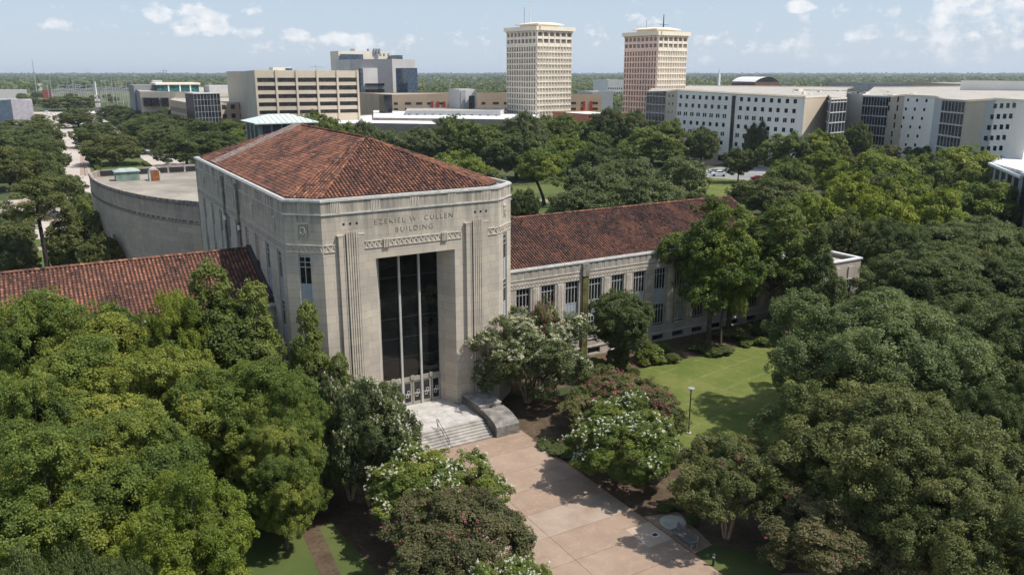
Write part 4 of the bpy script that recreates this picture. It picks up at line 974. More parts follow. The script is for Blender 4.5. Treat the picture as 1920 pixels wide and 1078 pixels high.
# lawn and wing trees
iv = T('ivy_tree', 1165, 548, 10.2, 130, 'dark', 'dark round headed tree with an ivy clad trunk before the wing windows', 'ivy_clad_tree')
io = bpy.data.objects.new('ivy', TREES['slim']['crown'].data); COL.objects.link(io); io.parent = iv; io.scale = (.40, .40, .46); io.location = (0, 0, -.2); io.material_slots[0].link = 'OBJECT'; io.material_slots[0].material = LM['dark']
T('elm', 1345, 378, 17.0, 190, 'bright', 'tall bright tree with a bare straight trunk against the east wing', 'tall_tree', Y=73)
T('elm', 1365, 430, 13.5, 105, 'yellow', 'yellow green tree overlapping the tall tree at the east wing', 'tall_tree', Y=71.5)
T('elm', 1462, 378, 17.5, 185, 'mid', 'tall darker tree at the far end of the east wing', 'tall_tree', Y=73)
T('slim', 1540, 425, 13, 110, 'dark', 'narrow dark tree in front of the flat roofed pavilion', 'tall_tree', Y=67)
T('broad', 1655, 556, 13.5, 380, 'sage', 'large broad tree spreading over the far side of the lawn', 'shade_tree')
T('broad', 1665, 728, 12.5, 400, 'olive', 'large olive green tree in the near corner of the lawn', 'shade_tree')
T('broad', 1835, 862, 10.5, 330, 'olive', 'olive green tree at the lower corner beside the large one', 'shade_tree')
T('oak', 1875, 560, 12.5, 300, 'dark', 'dark live oak behind the large lawn trees', 'oak_tree')
T('oak2', 1905, 720, 11.5, 200, 'dark', 'dark live oak cut by the picture edge above the brown path', 'oak_tree')
T('oak', 1790, 470, 12.5, 280, 'dark', 'dark live oak beside the white edged pavilion', 'oak_tree')
T('oak2', 1700, 415, 12.5, 185, 'dark', 'dark live oak dome behind the pavilion', 'oak_tree')
T('oak', 1850, 420, 12.5, 300, 'dark', 'wide dark live oak dome near the picture edge', 'oak_tree')
T('oak2', 1930, 480, 12.5, 240, 'dark', 'dark live oak cut by the picture edge', 'oak_tree')
# behind the wing: middle distance
G1 = 'oaks in the park behind the east wing'
MID = [('m_oak', 590, 212, 11, 95, 'mid', 'pale green tree between the copper roofed tower and the beige office block'), ('m_elm', 640, 232, 10, 70, 'bright', 'light green tree at the back edge of the hip roof'),
 ('m_oak', 682, 228, 11, 66, 'dark', 'round dark tree above the hip roof ridge'), ('m_oak2', 735, 245, 10, 90, 'grey', 'grey green tree right behind the hip roof'),
 ('m_oak', 800, 240, 13, 110, 'grey', 'first dark oak behind the falling hip of the roof'), ('m_oak2', 850, 218, 13, 90, 'mid', 'leafy tree whose top covers the low white roof'),
 ('m_oak', 905, 230, 14, 110, 'mid', 'oak before the overhanging brown roof'), ('m_oak2', 860, 285, 13, 130, 'bright', 'bright topped oak halfway down the hip of the roof'),
 ('m_oak', 968, 245, 16, 130, 'dark', 'tallest dark oak next to the leaning tree'), ('m_oak', 900, 320, 11, 120, 'grey', 'grey green oak near the parapet corner'),
 ('m_lean', 1022, 278, 15, 125, 'bright', 'leaning tree with an open light green crown over the park lawn'), ('m_oak2', 1065, 250, 14, 90, 'bright', 'light green tree behind the leaning one'),
 ('m_oak', 1120, 310, 12, 130, 'grey', 'grey green live oak above the wing ridge'), ('m_oak', 1095, 350, 10.5, 135, 'grey', 'grey live oak touching the near end of the wing roof'),
 ('m_oak', 1215, 335, 11, 150, 'grey', 'broad grey green live oak behind the middle of the wing roof'), ('m_oak2', 1280, 295, 11, 110, 'grey', 'live oak beside the sunny lawn and the parking lot'),
 ('m_oak', 1165, 295, 11.5, 120, 'grey', 'live oak in the middle of the belt above the wing'), ('m_oak2', 1225, 240, 14, 140, 'mid', 'big fresh green tree before the white residence blocks'),
 ('m_oak', 1120, 270, 12, 90, 'dark', 'dark oak at the feet of the twin towers'), ('m_elm', 1105, 225, 13, 66, 'mid', 'open crowned tree between the two towers'),
 ('m_oak', 1045, 215, 13, 110, 'mid', 'light tree directly below the first tower'), ('m_oak', 985, 212, 12, 90, 'grey', 'grey green tree below the first tower foot'),
 ('m_oak', 1145, 205, 13, 80, 'dark', 'dark tree near the orange roof'), ('m_oak2', 1185, 208, 13, 90, 'dark', 'dark tree below the salmon coloured tower'),
 ('m_elm', 1255, 225, 15, 70, 'mid', 'tree before the glass corner of the residence'), ('m_oak', 1318, 240, 12, 62, 'dark', 'dark tree before the small square windows'),
 ('m_elm', 1388, 278, 11, 62, 'dark', 'lone round tree on the lawn beside the white car'), ('m_elm', 1475, 250, 16, 90, 'mid', 'tall tree before the middle of the residence wall'),
 ('m_elm', 1545, 248, 16, 90, 'bright', 'tall tree at the beige end of the residence'), ('m_oak2', 1650, 285, 15, 130, 'bright', 'large tree before the gap between the residences'),
 ('m_oak2', 1740, 290, 14, 110, 'mid', 'tree below the tall glazed bay'), ('m_oak2', 1815, 277, 15, 140, 'bright', 'large tree before the beige bay of the residence'),
 ('m_oak', 1450, 335, 10, 150, 'olive', 'flat olive tree at the edge of the parking lot'), ('m_oak2', 1600, 325, 14, 110, 'yellow', 'yellow green tree in the belt beyond the pavilion'),
 ('m_elm', 1530, 365, 14, 110, 'yellow', 'yellow olive tree behind the tall tree at the wing'), ('m_oak2', 1660, 365, 13, 130, 'yellow', 'yellow green tree above the dark oak domes'),
 ('m_oak2', 1760, 355, 13, 130, 'yellow', 'olive tree above the dark domes'), ('m_elm', 1850, 340, 13, 120, 'bright', 'olive tree before the white canopy'),
 ('m_oak', 1900, 345, 12, 120, 'mid', 'green tree under the white canopy edge'), ('m_oak', 1425, 230, 11, 50, 'dark', 'small dark tree hugging the residence wall'),
 ('m_oak', 1610, 232, 11, 55, 'dark', 'dark tree in the residence courtyard'), ('m_oak', 1390, 405, 13, 120, 'dark', 'dark tree behind the tall bright tree'),
 ('m_elm', 1300, 355, 11, 90, 'grey', 'grey green tree at the end of the wing roof'), ('m_oak', 985, 355, 9, 60, 'dark', 'small tree behind the far chamfer'),
 ('m_oak', 1590, 400, 12, 110, 'olive', 'olive tree behind the pavilion coping'), ('m_oak', 1480, 300, 12, 90, 'mid', 'tree screening the parked cars'),
 ('m_oak2', 1700, 330, 14, 110, 'bright', 'green tree in the belt before the second residence'), ('m_oak', 1000, 262, 13, 80, 'mid', 'tree behind the tallest dark oak')]
for (k, x, y, h, wv, lf, lab) in MID: T(k, x, y, h, wv, lf, lab, 'park_tree', Dm=(315 if x < 1030 else 355 if x < 1215 else 318 if x < 1700 else 255))
# west side: park with pine, dark trees
T('pine', 62, 322, 19, 135, 'olive', 'tall pine with a bare trunk on the west lawn', 'pine_tree')
T('m_oak', 152, 395, 12, 125, 'olive', 'dense dark tree against the curved auditorium wall', 'broadleaf_tree')
T('m_oak', 190, 440, 10, 80, 'olive', 'lower dense tree at the foot of the auditorium wall', 'broadleaf_tree')
T('m_oak2', 105, 322, 11, 95, 'dark', 'black green tree behind the pine by the crossing', 'broadleaf_tree')
T('m_oak2', 165, 365, 8, 60, 'mid', 'small tree beside the curved auditorium wall', 'broadleaf_tree')
T('m_oak', 12, 448, 8, 85, 'grey', 'grey green shrubby tree at the picture edge above the wing roof', 'broadleaf_tree')
T('m_oak', 0, 390, 12, 90, 'grey', 'green tree left of the pine at the picture edge', 'broadleaf_tree')
T('m_oak2', 8, 275, 13, 100, 'olive', 'olive tree at the picture edge by the dark car', 'broadleaf_tree')
# oak rows along the boulevard
def rowfill(n, xs, ys, hs, ws, leafs, kinds, name, labf, group):
    for i in range(n):
        t = i / max(1, n - 1); f = lambda a: a[0] + (a[1] - a[0]) * t
        T(kinds[i % len(kinds)], f(xs) + trng.uniform(-6, 6), f(ys) + trng.uniform(-2, 2), f(hs) + trng.uniform(-1, 1), f(ws), leafs[i % len(leafs)], labf(i), name, group=group)
ords = ['first', 'second', 'third', 'fourth', 'fifth', 'sixth', 'seventh', 'eighth', 'ninth', 'tenth', 'eleventh', 'twelfth', 'thirteenth', 'fourteenth']
for (x, y, h, wv, lf, lab) in [(88, 262, 12, 95, 'dark', 'first'), (55, 245, 12, 110, 'dark', 'second'), (85, 232, 12, 75, 'dark', 'third'), (30, 225, 12, 100, 'grey', 'fourth'), (75, 215, 12, 70, 'mid', 'fifth'), (10, 240, 12, 100, 'dark', 'sixth'), (45, 208, 11, 70, 'dark', 'seventh'), (10, 205, 12, 70, 'dark', 'eighth'), (95, 285, 11, 60, 'dark', 'ninth'), (45, 275, 11, 90, 'mid', 'tenth')]:
    T('m_oak2', x - 14, y, h, wv, lf, f'{lab} live oak of the row left of the boulevard, from the crossing', 'street_oak', group='live oaks left of the boulevard')
for i, (x, y, h, wv, lf) in enumerate([(388, 226, 13, 120, 'dark'), (330, 224, 13, 120, 'dark'), (440, 226, 13, 110, 'mid'), (285, 214, 13, 100, 'dark'), (345, 252, 12, 110, 'dark'), (410, 250, 12, 120, 'dark'), (245, 205, 12, 85, 'dark'), (215, 198, 12, 60, 'dark'), (300, 235, 12, 95, 'dark'), (262, 225, 12, 75, 'dark'), (465, 240, 12, 90, 'mid'), (375, 213, 13, 90, 'dark'), (430, 214, 12, 90, 'dark'), (320, 206, 12, 90, 'grey')]):
    T('m_oak' if i % 2 else 'm_oak2', x, y, h, wv, lf, f'{ords[i]} live oak of the broad row right of the boulevard', 'street_oak', group='live oaks right of the boulevard')
T('m_oak2', 207, 252, 11.5, 108, 'olive', 'olive live oak standing in the clipped hedge parterre', 'street_oak')
T('m_oak2', 180, 230, 11.5, 85, 'dark', 'dark live oak behind the olive one on the median', 'street_oak')
T('m_oak2', 143, 204, 12, 68, 'dark', 'dark live oak on the far median above the red banners', 'street_oak')
T('f_oak', 125, 181, 13, 90, 'dark', 'dark live oak at the end of the boulevard', 'street_oak')
# shrubs in the wing bed
SH = [(1120, 672, 1.6, 60, 'yellow', 'yellow leaved shrub at the foot of the wing'), (1215, 645, 2.2, 60, 'mid', 'large green shrub beside the ivy clad trunk'), (1170, 680, 1.2, 30, 'mid', 'small shrub under the ivy clad tree'),
 (1190, 690, 1.2, 24, 'mid', 'small shrub at the corner of the lawn'), (1208, 672, 1.0, 22, 'bright', 'small light shrub on the mulch'), (1236, 668, 1.0, 26, 'bright', 'light green shrub on the mulch edge'),
 (1262, 662, 1.2, 30, 'mid', 'green shrub on the mulch edge below the windows'), (1240, 640, 1.6, 40, 'mid', 'tall shrub against the basement windows'), (1310, 640, 1.3, 46, 'dark', 'dark shrub beside the tall trunk'),
 (1345, 648, 1.0, 60, 'dark', 'low dark hedge under the tall tree'), (1380, 612, 1.8, 60, 'dark', 'dark shrub mass against the wing'), (1425, 600, 1.8, 50, 'mid', 'shrub mass at the end of the wing bed'), (1430, 632, 1.1, 36, 'bright', 'light shrub at the lawn corner'),
 (1400, 636, .9, 30, 'mid', 'low shrub at the lawn edge'), (1095, 690, 1.3, 40, 'mid', 'shrub beneath the cream flowering myrtle'), (1460, 588, 1.6, 44, 'dark', 'dark shrub by the pavilion'),
 (1268, 935, .9, 36, 'olive', 'olive shrub behind the round white lid'), (1300, 965, .8, 30, 'mid', 'low shrub by the round white lid'), (1325, 925, .9, 40, 'olive', 'olive shrub under the green myrtle'), (1245, 945, .7, 24, 'olive', 'small shrub in the mulch near the drain slab'),
 (161, 346, 1.2, 12, 'rust', 'small red brown shrub at the auditorium corner'), (1110, 705, 1.2, 36, 'bright', 'bright shrub at the tip of the lawn'), (1060, 840, .6, 60, 'dark', 'dark ground ivy under the cream myrtle'), (1030, 825, .6, 50, 'dark', 'dark ground ivy near the path light')]
for (x, y, h, wv, lf, lab) in SH: T('shrub', x, y, h, wv, lf, lab, 'shrub', cat='shrub')
# ------------------------------------------------------------------ fill trees of the campus belt and the far forest
def fill(n, poly, seed, kinds, leafs, hr, wr, label, group, mind=9.0, avoid=()):
    rng = random.Random(seed); xs = [p[0] for p in poly]; ys = [p[1] for p in poly]; done = []; tries = 0
    def inside(x, y):
        c = False
        for (x1, y1), (x2, y2) in zip(poly, poly[1:] + poly[:1]):
            if (y1 > y) != (y2 > y) and x < (x2 - x1) * (y - y1) / (y2 - y1) + x1: c = not c
        return c
    while len(done) < n and tries < n * 60:
        tries += 1; x, y = rng.uniform(min(xs), max(xs)), rng.uniform(min(ys), max(ys))
        if not inside(x, y) or any((x - a) ** 2 + (y - b) ** 2 < mind ** 2 for a, b in done): continue
        done.append((x, y)); h = rng.uniform(*hr)
        tree(rng.choice(kinds), (x, y), h, rng.uniform(*wr), rng.choice(leafs), 'park_tree', label, group=group)
fill(26, gp((620, 262), (960, 262), (1180, 262), (1200, 300), (1000, 330), (760, 300)), 1, ['f_oak', 'f_elm'], ['dark', 'mid', 'grey'], (9, 11.5), (11, 15), 'crowded tree in the belt between the hip roof and the low white halls', 'trees of the belt behind the hip roof', 12)
fill(22, gp((1480, 330), (1930, 330), (1990, 420), (1560, 420)), 2, ['m_oak2', 'm_elm'], ['bright', 'yellow', 'mid', 'olive'], (10, 12.5), (10, 13), 'crowded tree between the residences and the dark oak domes', 'trees of the belt before the residences', 11)
fill(18, gp((-90, 240), (25, 235), (25, 320), (-10, 340), (-150, 350)), 3, ['f_oak'], ['dark', 'grey'], (9, 11), (12, 15), 'one of the massed live oaks at the picture edge beside the boulevard', 'massed live oaks beside the boulevard', 12)
fill(14, gp((235, 222), (450, 262), (450, 290), (330, 285), (245, 245)), 4, ['f_oak'], ['dark', 'dark', 'mid'], (8.5, 10.5), (12, 15), 'one of the massed live oaks below the garage with the glass corner', 'massed live oaks below the garage', 12)
fill(14, gp((0, 186), (330, 182), (330, 192), (0, 200)), 9, ['f_oak', 'f_small'], ['mid', 'dark'], (7, 10), (12, 18), 'small tree on the dry grass near the railway', 'small trees near the railway', 30)
fill(16, gp((1990, 520), (1830, 540), (1840, 660), (1990, 760)), 5, ['oak2'], ['dark'], (9, 11.5), (12, 14), 'one of the dark live oaks merging along the picture edge', 'dark live oaks at the picture edge', 10)

fill(12, [(86, 8), (118, 24), (124, 56), (104, 58), (92, 34)], 6, ['oak2'], ['dark', 'olive'], (9, 11), (12, 14), 'live oak beyond the far side of the lawn', 'live oaks beyond the lawn', 10)
def forest():
    rs = np.random.RandomState(5); V = []; T_ = []
    def add(xy, R_, H_, nq, qs):
        K = len(xy); N = K * nq; d = rs.normal(size=(N, 3)); d[:, 2] = np.abs(d[:, 2]) * .9 - .15; d = norm(d)
        c = np.repeat(np.c_[xy, np.zeros(K)], nq, 0); Rr = np.repeat(R_, nq)[:, None]; Hh = np.repeat(H_, nq)[:, None]
        rad = rs.uniform(.7, 1.02, (N, 1))
        p = c + np.c_[d[:, :2] * Rr * rad, .42 * Hh[:, 0] + d[:, 2] * .58 * Hh[:, 0] * rad[:, 0]]
        nr = norm(d + np.array([0, 0, .4]) + rs.normal(size=(N, 3)) * .35); a = norm(np.cross(nr, rs.normal(size=(N, 3)))); b = np.cross(nr, a); s = np.repeat(qs, nq)[:, None] * rs.uniform(.6, 1.3, (N, 1))
        V.append(np.stack([p - a * s, p - b * s * .7, p + a * s, p + b * s * .7], 1).reshape(-1, 3)); T_.append(np.clip(np.repeat(rs.uniform(.1, .8, K), nq) + rs.uniform(-.1, .15, N), 0, 1))
    def pts(n, d0, d1, pw=1.0):
        azs = YAW + rs.uniform(-R(40), R(40), n); D = d0 * (d1 / d0) ** rs.uniform(0, 1, n); return np.c_[np.sin(azs) * D, np.cos(azs) * D], D, np.degrees(azs - YAW)
    xy, D, a = pts(5200, 520, 1500)
    px = 960 + np.tan(np.radians(a)) * 1572
    open_ = ((px < 345) & (D < 1550)) | ((px > 600) & (px < 1215) & (D < 760)) | ((px > 200) & (px < 700) & (D < 560)) | ((px > 1200) & (D < 560)) | ((px > 620) & (px < 790) & (D < 900)) | ((px > 1560) & (px < 1900) & (D < 900))
    cl_ = np.sin(xy[:, 0] * .011 + 1) * np.sin(xy[:, 1] * .009) < -.45
    k = ~open_ & ~cl_; xy, D = xy[k], D[k]; R0 = rs.uniform(6, 10, len(D)); add(xy, R0, rs.uniform(9, 14, len(D)), 46, .2 * R0)
    xy, D, a = pts(9000, 1400, 13000)
    px = 960 + np.tan(np.radians(a)) * 1572
    cl_ = (np.sin(xy[:, 0] * .004 + 1) * np.sin(xy[:, 1] * .0031) < -.62) | ((px < 345) & (D < 1600)); k = ~cl_; xy, D = xy[k], D[k]
    R0 = D / 110 * rs.uniform(.7, 1.4, len(D)); add(xy, R0, rs.uniform(10, 17, len(D)), 16, .26 * R0)
    V_ = np.concatenate(V); T__ = np.concatenate(T_)
    o = mesh_obj('distant_forest', V_, np.arange(len(V_), dtype=np.int32).reshape(-1, 4), LM['dark'], tone=T__)
    tag(o, 'hazy green mass of distant trees running out to the flat horizon', 'forest', kind='stuff')
forest()

# ------------------------------------------------------------------ buildings of the campus and beyond
def ptD(px, py, D):
    p = dist(px, py, D); return p
def rayseg(px, A, B):
    """distance from A along A->B where the vertical plane through column px meets the line"""
    d = px_dir(px, 137); r = Vector((d.x, d.y)); A2, B2 = Vector((A.x, A.y)), Vector((B.x, B.y)); u = (B2 - A2).normalized()
    # A + u t = r s
    det = u.x * (-r.y) - u.y * (-r.x); rhs = -A2; return (rhs.x * (-r.y) - rhs.y * (-r.x)) / det
def block(name, label, pts, mats, back, roofm, cat='building', lip=None, name_wall='wall', z0=0.0):
    """pts: (px, py_top, D) facade corners seen left to right; mats per segment; back: metres the block runs away, or a list of far corners"""
    Q = [ptD(*p) for p in pts]; r = empty(name, (Q[0].x, Q[0].y, 0), 0, label, cat)
    org = Vector((Q[0].x, Q[0].y, 0)); ztop = max(q.z for q in Q)
    if isinstance(back, (int, float)):
        v = Vector((math.sin(R(0)), 1, 0)) * back; bk = [Q[-1] + v, Q[0] + v]
    else: bk = [ptD(*p) for p in back]
    poly = Q + bk; segs = []
    for i in range(len(Q) - 1):
        A, B = Q[i], Q[i + 1]; m = MB(org); m.add([(A.x, A.y, z0), (B.x, B.y, z0), (B.x, B.y, B.z), (A.x, A.y, A.z)], [(0, 1, 2, 3)])
        L = (Vector((B.x, B.y)) - Vector((A.x, A.y))).length
        m.obox(A, B, -.4, 0.0, min(A.z, B.z) - .02, min(A.z, B.z)) if False else None
        m.build(name_wall, mats[i], r)
    m = MB(org)
    for A, B in zip(poly[len(Q) - 1:], poly[len(Q):] + [poly[0]]):
        m.add([(A.x, A.y, z0), (B.x, B.y, z0), (B.x, B.y, B.z), (A.x, A.y, A.z)], [(0, 1, 2, 3)])
    m.build('rear_wall', mats[-1], r)
    zr = [p.z - .5 for p in poly]; MB(org).add([(p.x, p.y, z) for p, z in zip(poly, zr)], [tuple(range(len(poly)))]).build('roof', roofm, r)
    m = MB(org)
    for A, B in zip(poly, poly[1:] + poly[:1]):
        z = min(A.z, B.z); m.obox(A, B, -.35, .1, z - .6, z + .05) if abs(A.z - B.z) < .3 else m.add([(A.x, A.y, A.z - .8), (B.x, B.y, B.z - .8), (B.x, B.y, B.z + .05), (A.x, A.y, A.z + .05)], [(0, 1, 2, 3)])
    if lip: m.build('parapet', lip, r)
    return r, Q, org
def wins(r, org, A, B, cells, mat, limit, proud=.06, name='window'):
    """cells: (t0,t1,z0,z1) along A->B. each window its own part up to the limit, the rest one part"""
    rest = MB(org); n = 0
    for (a, b, c, d) in cells:
        if limit[0] > 0: MB(org).obox(A, B, -.05, proud, c, d, a, b).build(name, mat, r); limit[0] -= 1
        else: rest.obox(A, B, -.05, proud, c, d, a, b); n += 1
    if n: rest.build(name, mat, r)['kind'] = 'stuff'
def rowsz(py, px, D): return CAMH - (0) + (ptD(px, py, D).z - CAMH)
def ddist(P_): return math.hypot(P_.x, P_.y)

def office_block():
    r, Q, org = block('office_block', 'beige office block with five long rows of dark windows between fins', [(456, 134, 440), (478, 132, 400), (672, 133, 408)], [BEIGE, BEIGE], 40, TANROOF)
    A, B = Q[1], Q[2]; L = (Vector((B.x, B.y)) - Vector((A.x, A.y))).length; lim = [90]
    xs = [rayseg(x, A, B) for x in (478.5, 516.5, 555, 594, 631.5, 669.5)]; sc = 400 / 1572.
    zt = ptD(478, 133, 402).z
    rows = [(146.2, 154.5), (161, 169.6), (176.6, 184.6), (191.6, 199.4), (206.5, 213.6)]
    m = MB(org)
    for x in xs: m.obox(A, B, 0, 1.1, 4, zt + .3, x - .45, x + .45)
    m.build('fin', BEIGE, r)
    m = MB(org)
    edges = [133] + [v for rr in rows for v in rr] + [232]
    for i in range(0, len(edges), 2):
        z1, z0 = ptD(570, edges[i], 402).z, ptD(570, edges[i + 1], 402).z
        if i == 0: z1 = zt
        m.obox(A, B, 0, .7, z0, z1, xs[0] + .45, xs[-1] - .45)
    m.build('spandrel', BEIGE, r)
    for (a, b) in rows:
        z1, z0 = ptD(570, a, 402).z, ptD(570, b, 402).z
        for x0, x1 in zip(xs, xs[1:]):
            o = MB(org).obox(A, B, .02, .12, z0, z1, x0 + .5, x1 - .5).build('window', GLASSB, r)
    MB(org).box(Q[1].x + 12, Q[1].x + 21, Q[1].y + 15, Q[1].y + 22, zt - .5, zt + 1.6).build('penthouse', CREAM, r)
    MB(org).box(Q[1].x + 18, Q[1].x + 21.2, Q[1].y + 14.8, Q[1].y + 15, zt, zt + 1.2).build('penthouse_window', GLASST, r)
office_block()

def tower(name, label, pts, wall, side, D0, ybase):
    r, Q, org = block(name, label, pts, [side, wall], 0.01 if False else [(pts[2][0] - 12, pts[2][1] + 2, pts[2][2] + 26), (pts[0][0] + 14, pts[0][1] + 2, pts[0][2] + 22)], CREAM)
    zt = Q[1].z; lim = [100]; fl = 3.0; mats = (side, wall)
    nfl = int((zt - 6) / fl)
    for i, (A, B, nc) in enumerate(((Q[0], Q[1], 8), (Q[1], Q[2], 6))):
        L = (Vector((B.x, B.y)) - Vector((A.x, A.y))).length; mat = mats[i]
        m = MB(org); m.obox(A, B, -.3, 1.4, zt - 1.6, zt + .35, -1.3 if i == 0 else 1.42, L + 1.4); m.build('cornice', CREAM, r)
        m = MB(org)
        for q in range(nc * 2 + 1): m.obox(A, B, .01, 1.0, zt - 2.4, zt - 1.62, L * q / (nc * 2) - .15, L * q / (nc * 2) + .15)
        m.build('cornice_bracket', CREAM, r)
        cells = []; m = MB(org); zz = zt - 2.2
        for k in range(2):
            z1 = zz - .35 - k * 3.3; z0 = z1 - 1.9
            cells += [(L * q / nc + L / nc * .16, L * q / nc + L / nc * .84, z0, z1) for q in range(nc)]
            m.obox(A, B, 0, .45, z0 - 1.35, z0 - .05, .05, L - .05)
        for q in range(nc + 1): m.obox(A, B, 0, .55, zt - 9.2, zt - 2.0, max(0.01, L * q / nc - .35), min(L, L * q / nc + .35))
        z = zt - 9.3; n2 = nc * 2 if i else int(nc * 1.6)
        floors = []
        while z > 4: floors.append(z); z -= fl
        for z in floors: m.obox(A, B, 0, .55, z - .32, z + .32, .02, L - .02)
        for q in range(n2 + 1): m.obox(A, B, 0, .45, floors[-1], floors[0], max(.02, L * q / n2 - .22), min(L - .02, L * q / n2 + .22))
        m.build('concrete_grid', mat, r)
        for z in floors: cells += [(L * q / n2 + .30, L * q / n2 + L / n2 * (.50 if i else .52), z - fl + .4, z - .4) for q in range(n2)]
        lim = [50]; wins(r, org, A, B, cells, P('tower_window', (.26, .21, .18), rough=.4, var=.3, vs=.5), lim)
    # roof house
    c = (Q[0] + Q[2]) / 2; c = c + (c - Q[1]) * .1; u = (Q[1] - Q[0]); u.z = 0; u.normalize(); n = Vector((u.y, -u.x, 0)); n = -n
    def sq(mb, s, z0, z1, s2=None):
        s2 = s2 or s; a = [c - u * s + n * s, c + u * s + n * s, c + u * s - n * s, c - u * s - n * s]; b = [c - u * s2 + n * s2, c + u * s2 + n * s2, c + u * s2 - n * s2, c - u * s2 - n * s2]
        mb.add([(p.x, p.y, z0) for p in a] + [(p.x, p.y, z1) for p in b], [(0, 1, 2, 3), (7, 6, 5, 4), (0, 4, 5, 1), (1, 5, 6, 2), (2, 6, 7, 3), (3, 7, 4, 0)])
    m = MB(org); sq(m, 7.4, zt - .4, zt + 1.5); m.build('roof_house', CREAM, r)
    m = MB(org); sq(m, 9.4, zt + 1.52, zt + 2.1); sq(m, 8.9, zt + 2.1, zt + 2.9, 5.5); m.build('roof_canopy', CREAM, r)
    return r, Q, org, c, zt
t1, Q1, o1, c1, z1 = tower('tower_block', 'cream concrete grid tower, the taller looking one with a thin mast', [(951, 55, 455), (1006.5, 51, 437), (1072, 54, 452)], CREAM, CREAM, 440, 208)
MB(o1).tube([(c1.x - 6, c1.y, z1 + 1), (c1.x - 6, c1.y, z1 + 19)], [.3, .12], 5).build('mast', WHITEM, t1)
MB(o1).tube([(c1.x - 12, c1.y - 4, z1), (c1.x - 12, c1.y - 4, z1 + 10)], .14, 5).build('mast', GREYM, t1)
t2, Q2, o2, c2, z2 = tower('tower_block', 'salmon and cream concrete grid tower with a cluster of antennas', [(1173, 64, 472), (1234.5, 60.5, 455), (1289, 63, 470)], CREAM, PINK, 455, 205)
MB(o2).tube([(c2.x + 5, c2.y, z2 + 1), (c2.x + 5, c2.y, z2 + 10)], [.45, .2], 5).build('mast', DARKM, t2)
MB(o2).tube([(c2.x + .5, c2.y, z2 + 5), (c2.x + 9, c2.y, z2 + 4.6)], .12, 4).build('antenna_arm', DARKM, t2)
MB(o2).tube([(c2.x - 7, c2.y, z2), (c2.x - 7, c2.y, z2 + 7)], .15, 5).build('mast', GREYM, t2)

def science():
    r, Q, org = block('research_building', 'grey and beige research building with a blue glass wing at its side', [(655, 112, 600), (735, 111, 600), (778, 112.5, 606)], [GREYP, P('silver_panel', (.62, .58, .55), var=.08, vs=.06)], 30, GREYL)
    a = ptD(660, 100, 640)
    def bx(x0, x1, ytop, D, dep, mat, nm, ybot=None):
        p = ptD(x0, ytop, D); q = ptD(x1, ytop, D); z0 = ptD(x0, ybot, D).z if ybot else 0; return MB(org).box(min(p.x, q.x), max(p.x, q.x), p.y, p.y + dep, max(0, z0), p.z).build(nm, mat, r), p, q
    bx(634, 742, 96, 680, 20, CREAM, 'upper_wing'); bx(640, 686, 102, 676, 4, GLASSL, 'curtain_wall'); bx(742, 757, 104, 680, 20, GLASSL, 'curtain_wall')
    bx(680, 733, 128, 596, 4, P('silver_panel', (.62, .58, .55)), 'front_panel'); bx(763, 786, 128, 575, 20, GLASSL, 'glass_wing'); bx(675, 681, 129, 595, 3, GLASSL, 'glass_slot')
    bx(686, 726, 157, 594.5, 4, GLASS, 'ribbon_window', 160.5); bx(686, 726, 168, 594.5, 4, GLASS, 'ribbon_window', 173)
    for x in (659, 663, 690, 701, 706, 711):
        p = ptD(x, 92, 690); MB(org).tube([(p.x, p.y, p.z - 4), (p.x, p.y, p.z)], 1.0, 8).build('flue', GREYM, r)
    for x in (706, 713, 720, 728): bx(x, x + 2.2, 101, 679, 2, GREYM, 'window', 106)
science()

def garage_far():
    r, Q, org = block('parking_garage', 'long low tan parking garage with red banners and a grey stair tower', [(735, 178, 500), (900, 174, 500), (1128, 178, 506)], [BEIGE2, BEIGE2], 60, TANROOF)
    lim = [100]
    for i, (A, B) in enumerate(((Q[0], Q[1]), (Q[1], Q[2]))):
        L = (Vector((B.x, B.y)) - Vector((A.x, A.y))).length; cells = []
        for z in (2.0, 5.4, 8.8, 12.2, 15.6):
            if z + 1.6 < min(A.z, B.z): 
                k = int(L / 6.5); cells += [(L * q / k + 1, L * q / k + (4.6 if (q + int(z)) % 3 else 3.2), z, z + 1.4) for q in range(k)]
        wins(r, org, A, B, cells, P('garage_gap', (.045, .035, .03)), lim, name='opening')
    for px in (809, 820, 832, 843, 1096, 1110):
        i = 0 if px < 900 else 1; A, B = (Q[0], Q[1]) if i == 0 else (Q[1], Q[2]); t = rayseg(px, A, B); MB(org).obox(A, B, .05, .4, 5, 17.5, t - .75, t + .75).build('red_banner', REDP, r)
    p = ptD(862, 168, 462); q = ptD(902, 168, 462); MB(org).box(p.x, q.x, p.y, p.y + 14, 0, p.z).build('stair_tower', GREYL, r)
    p2 = ptD(863, 170, 461.5); q2 = ptD(874, 170, 461.5); MB(org).box(p2.x, q2.x, p2.y - .6, p2.y, 0, p2.z).build('stair_tower_shade', GREYM, r)
    p2 = ptD(879, 180, 461); q2 = ptD(892, 180, 461); MB(org).box(p2.x, q2.x, p2.y - .5, p2.y, 3, p2.z).build('stair_glass', GLASSG, r)
    p2 = ptD(720, 178, 455); q2 = ptD(737, 178, 455); MB(org).box(p2.x, q2.x, p2.y, p2.y + 8, 0, p2.z).build('glass_stair', GLASSG, r)
garage_far()
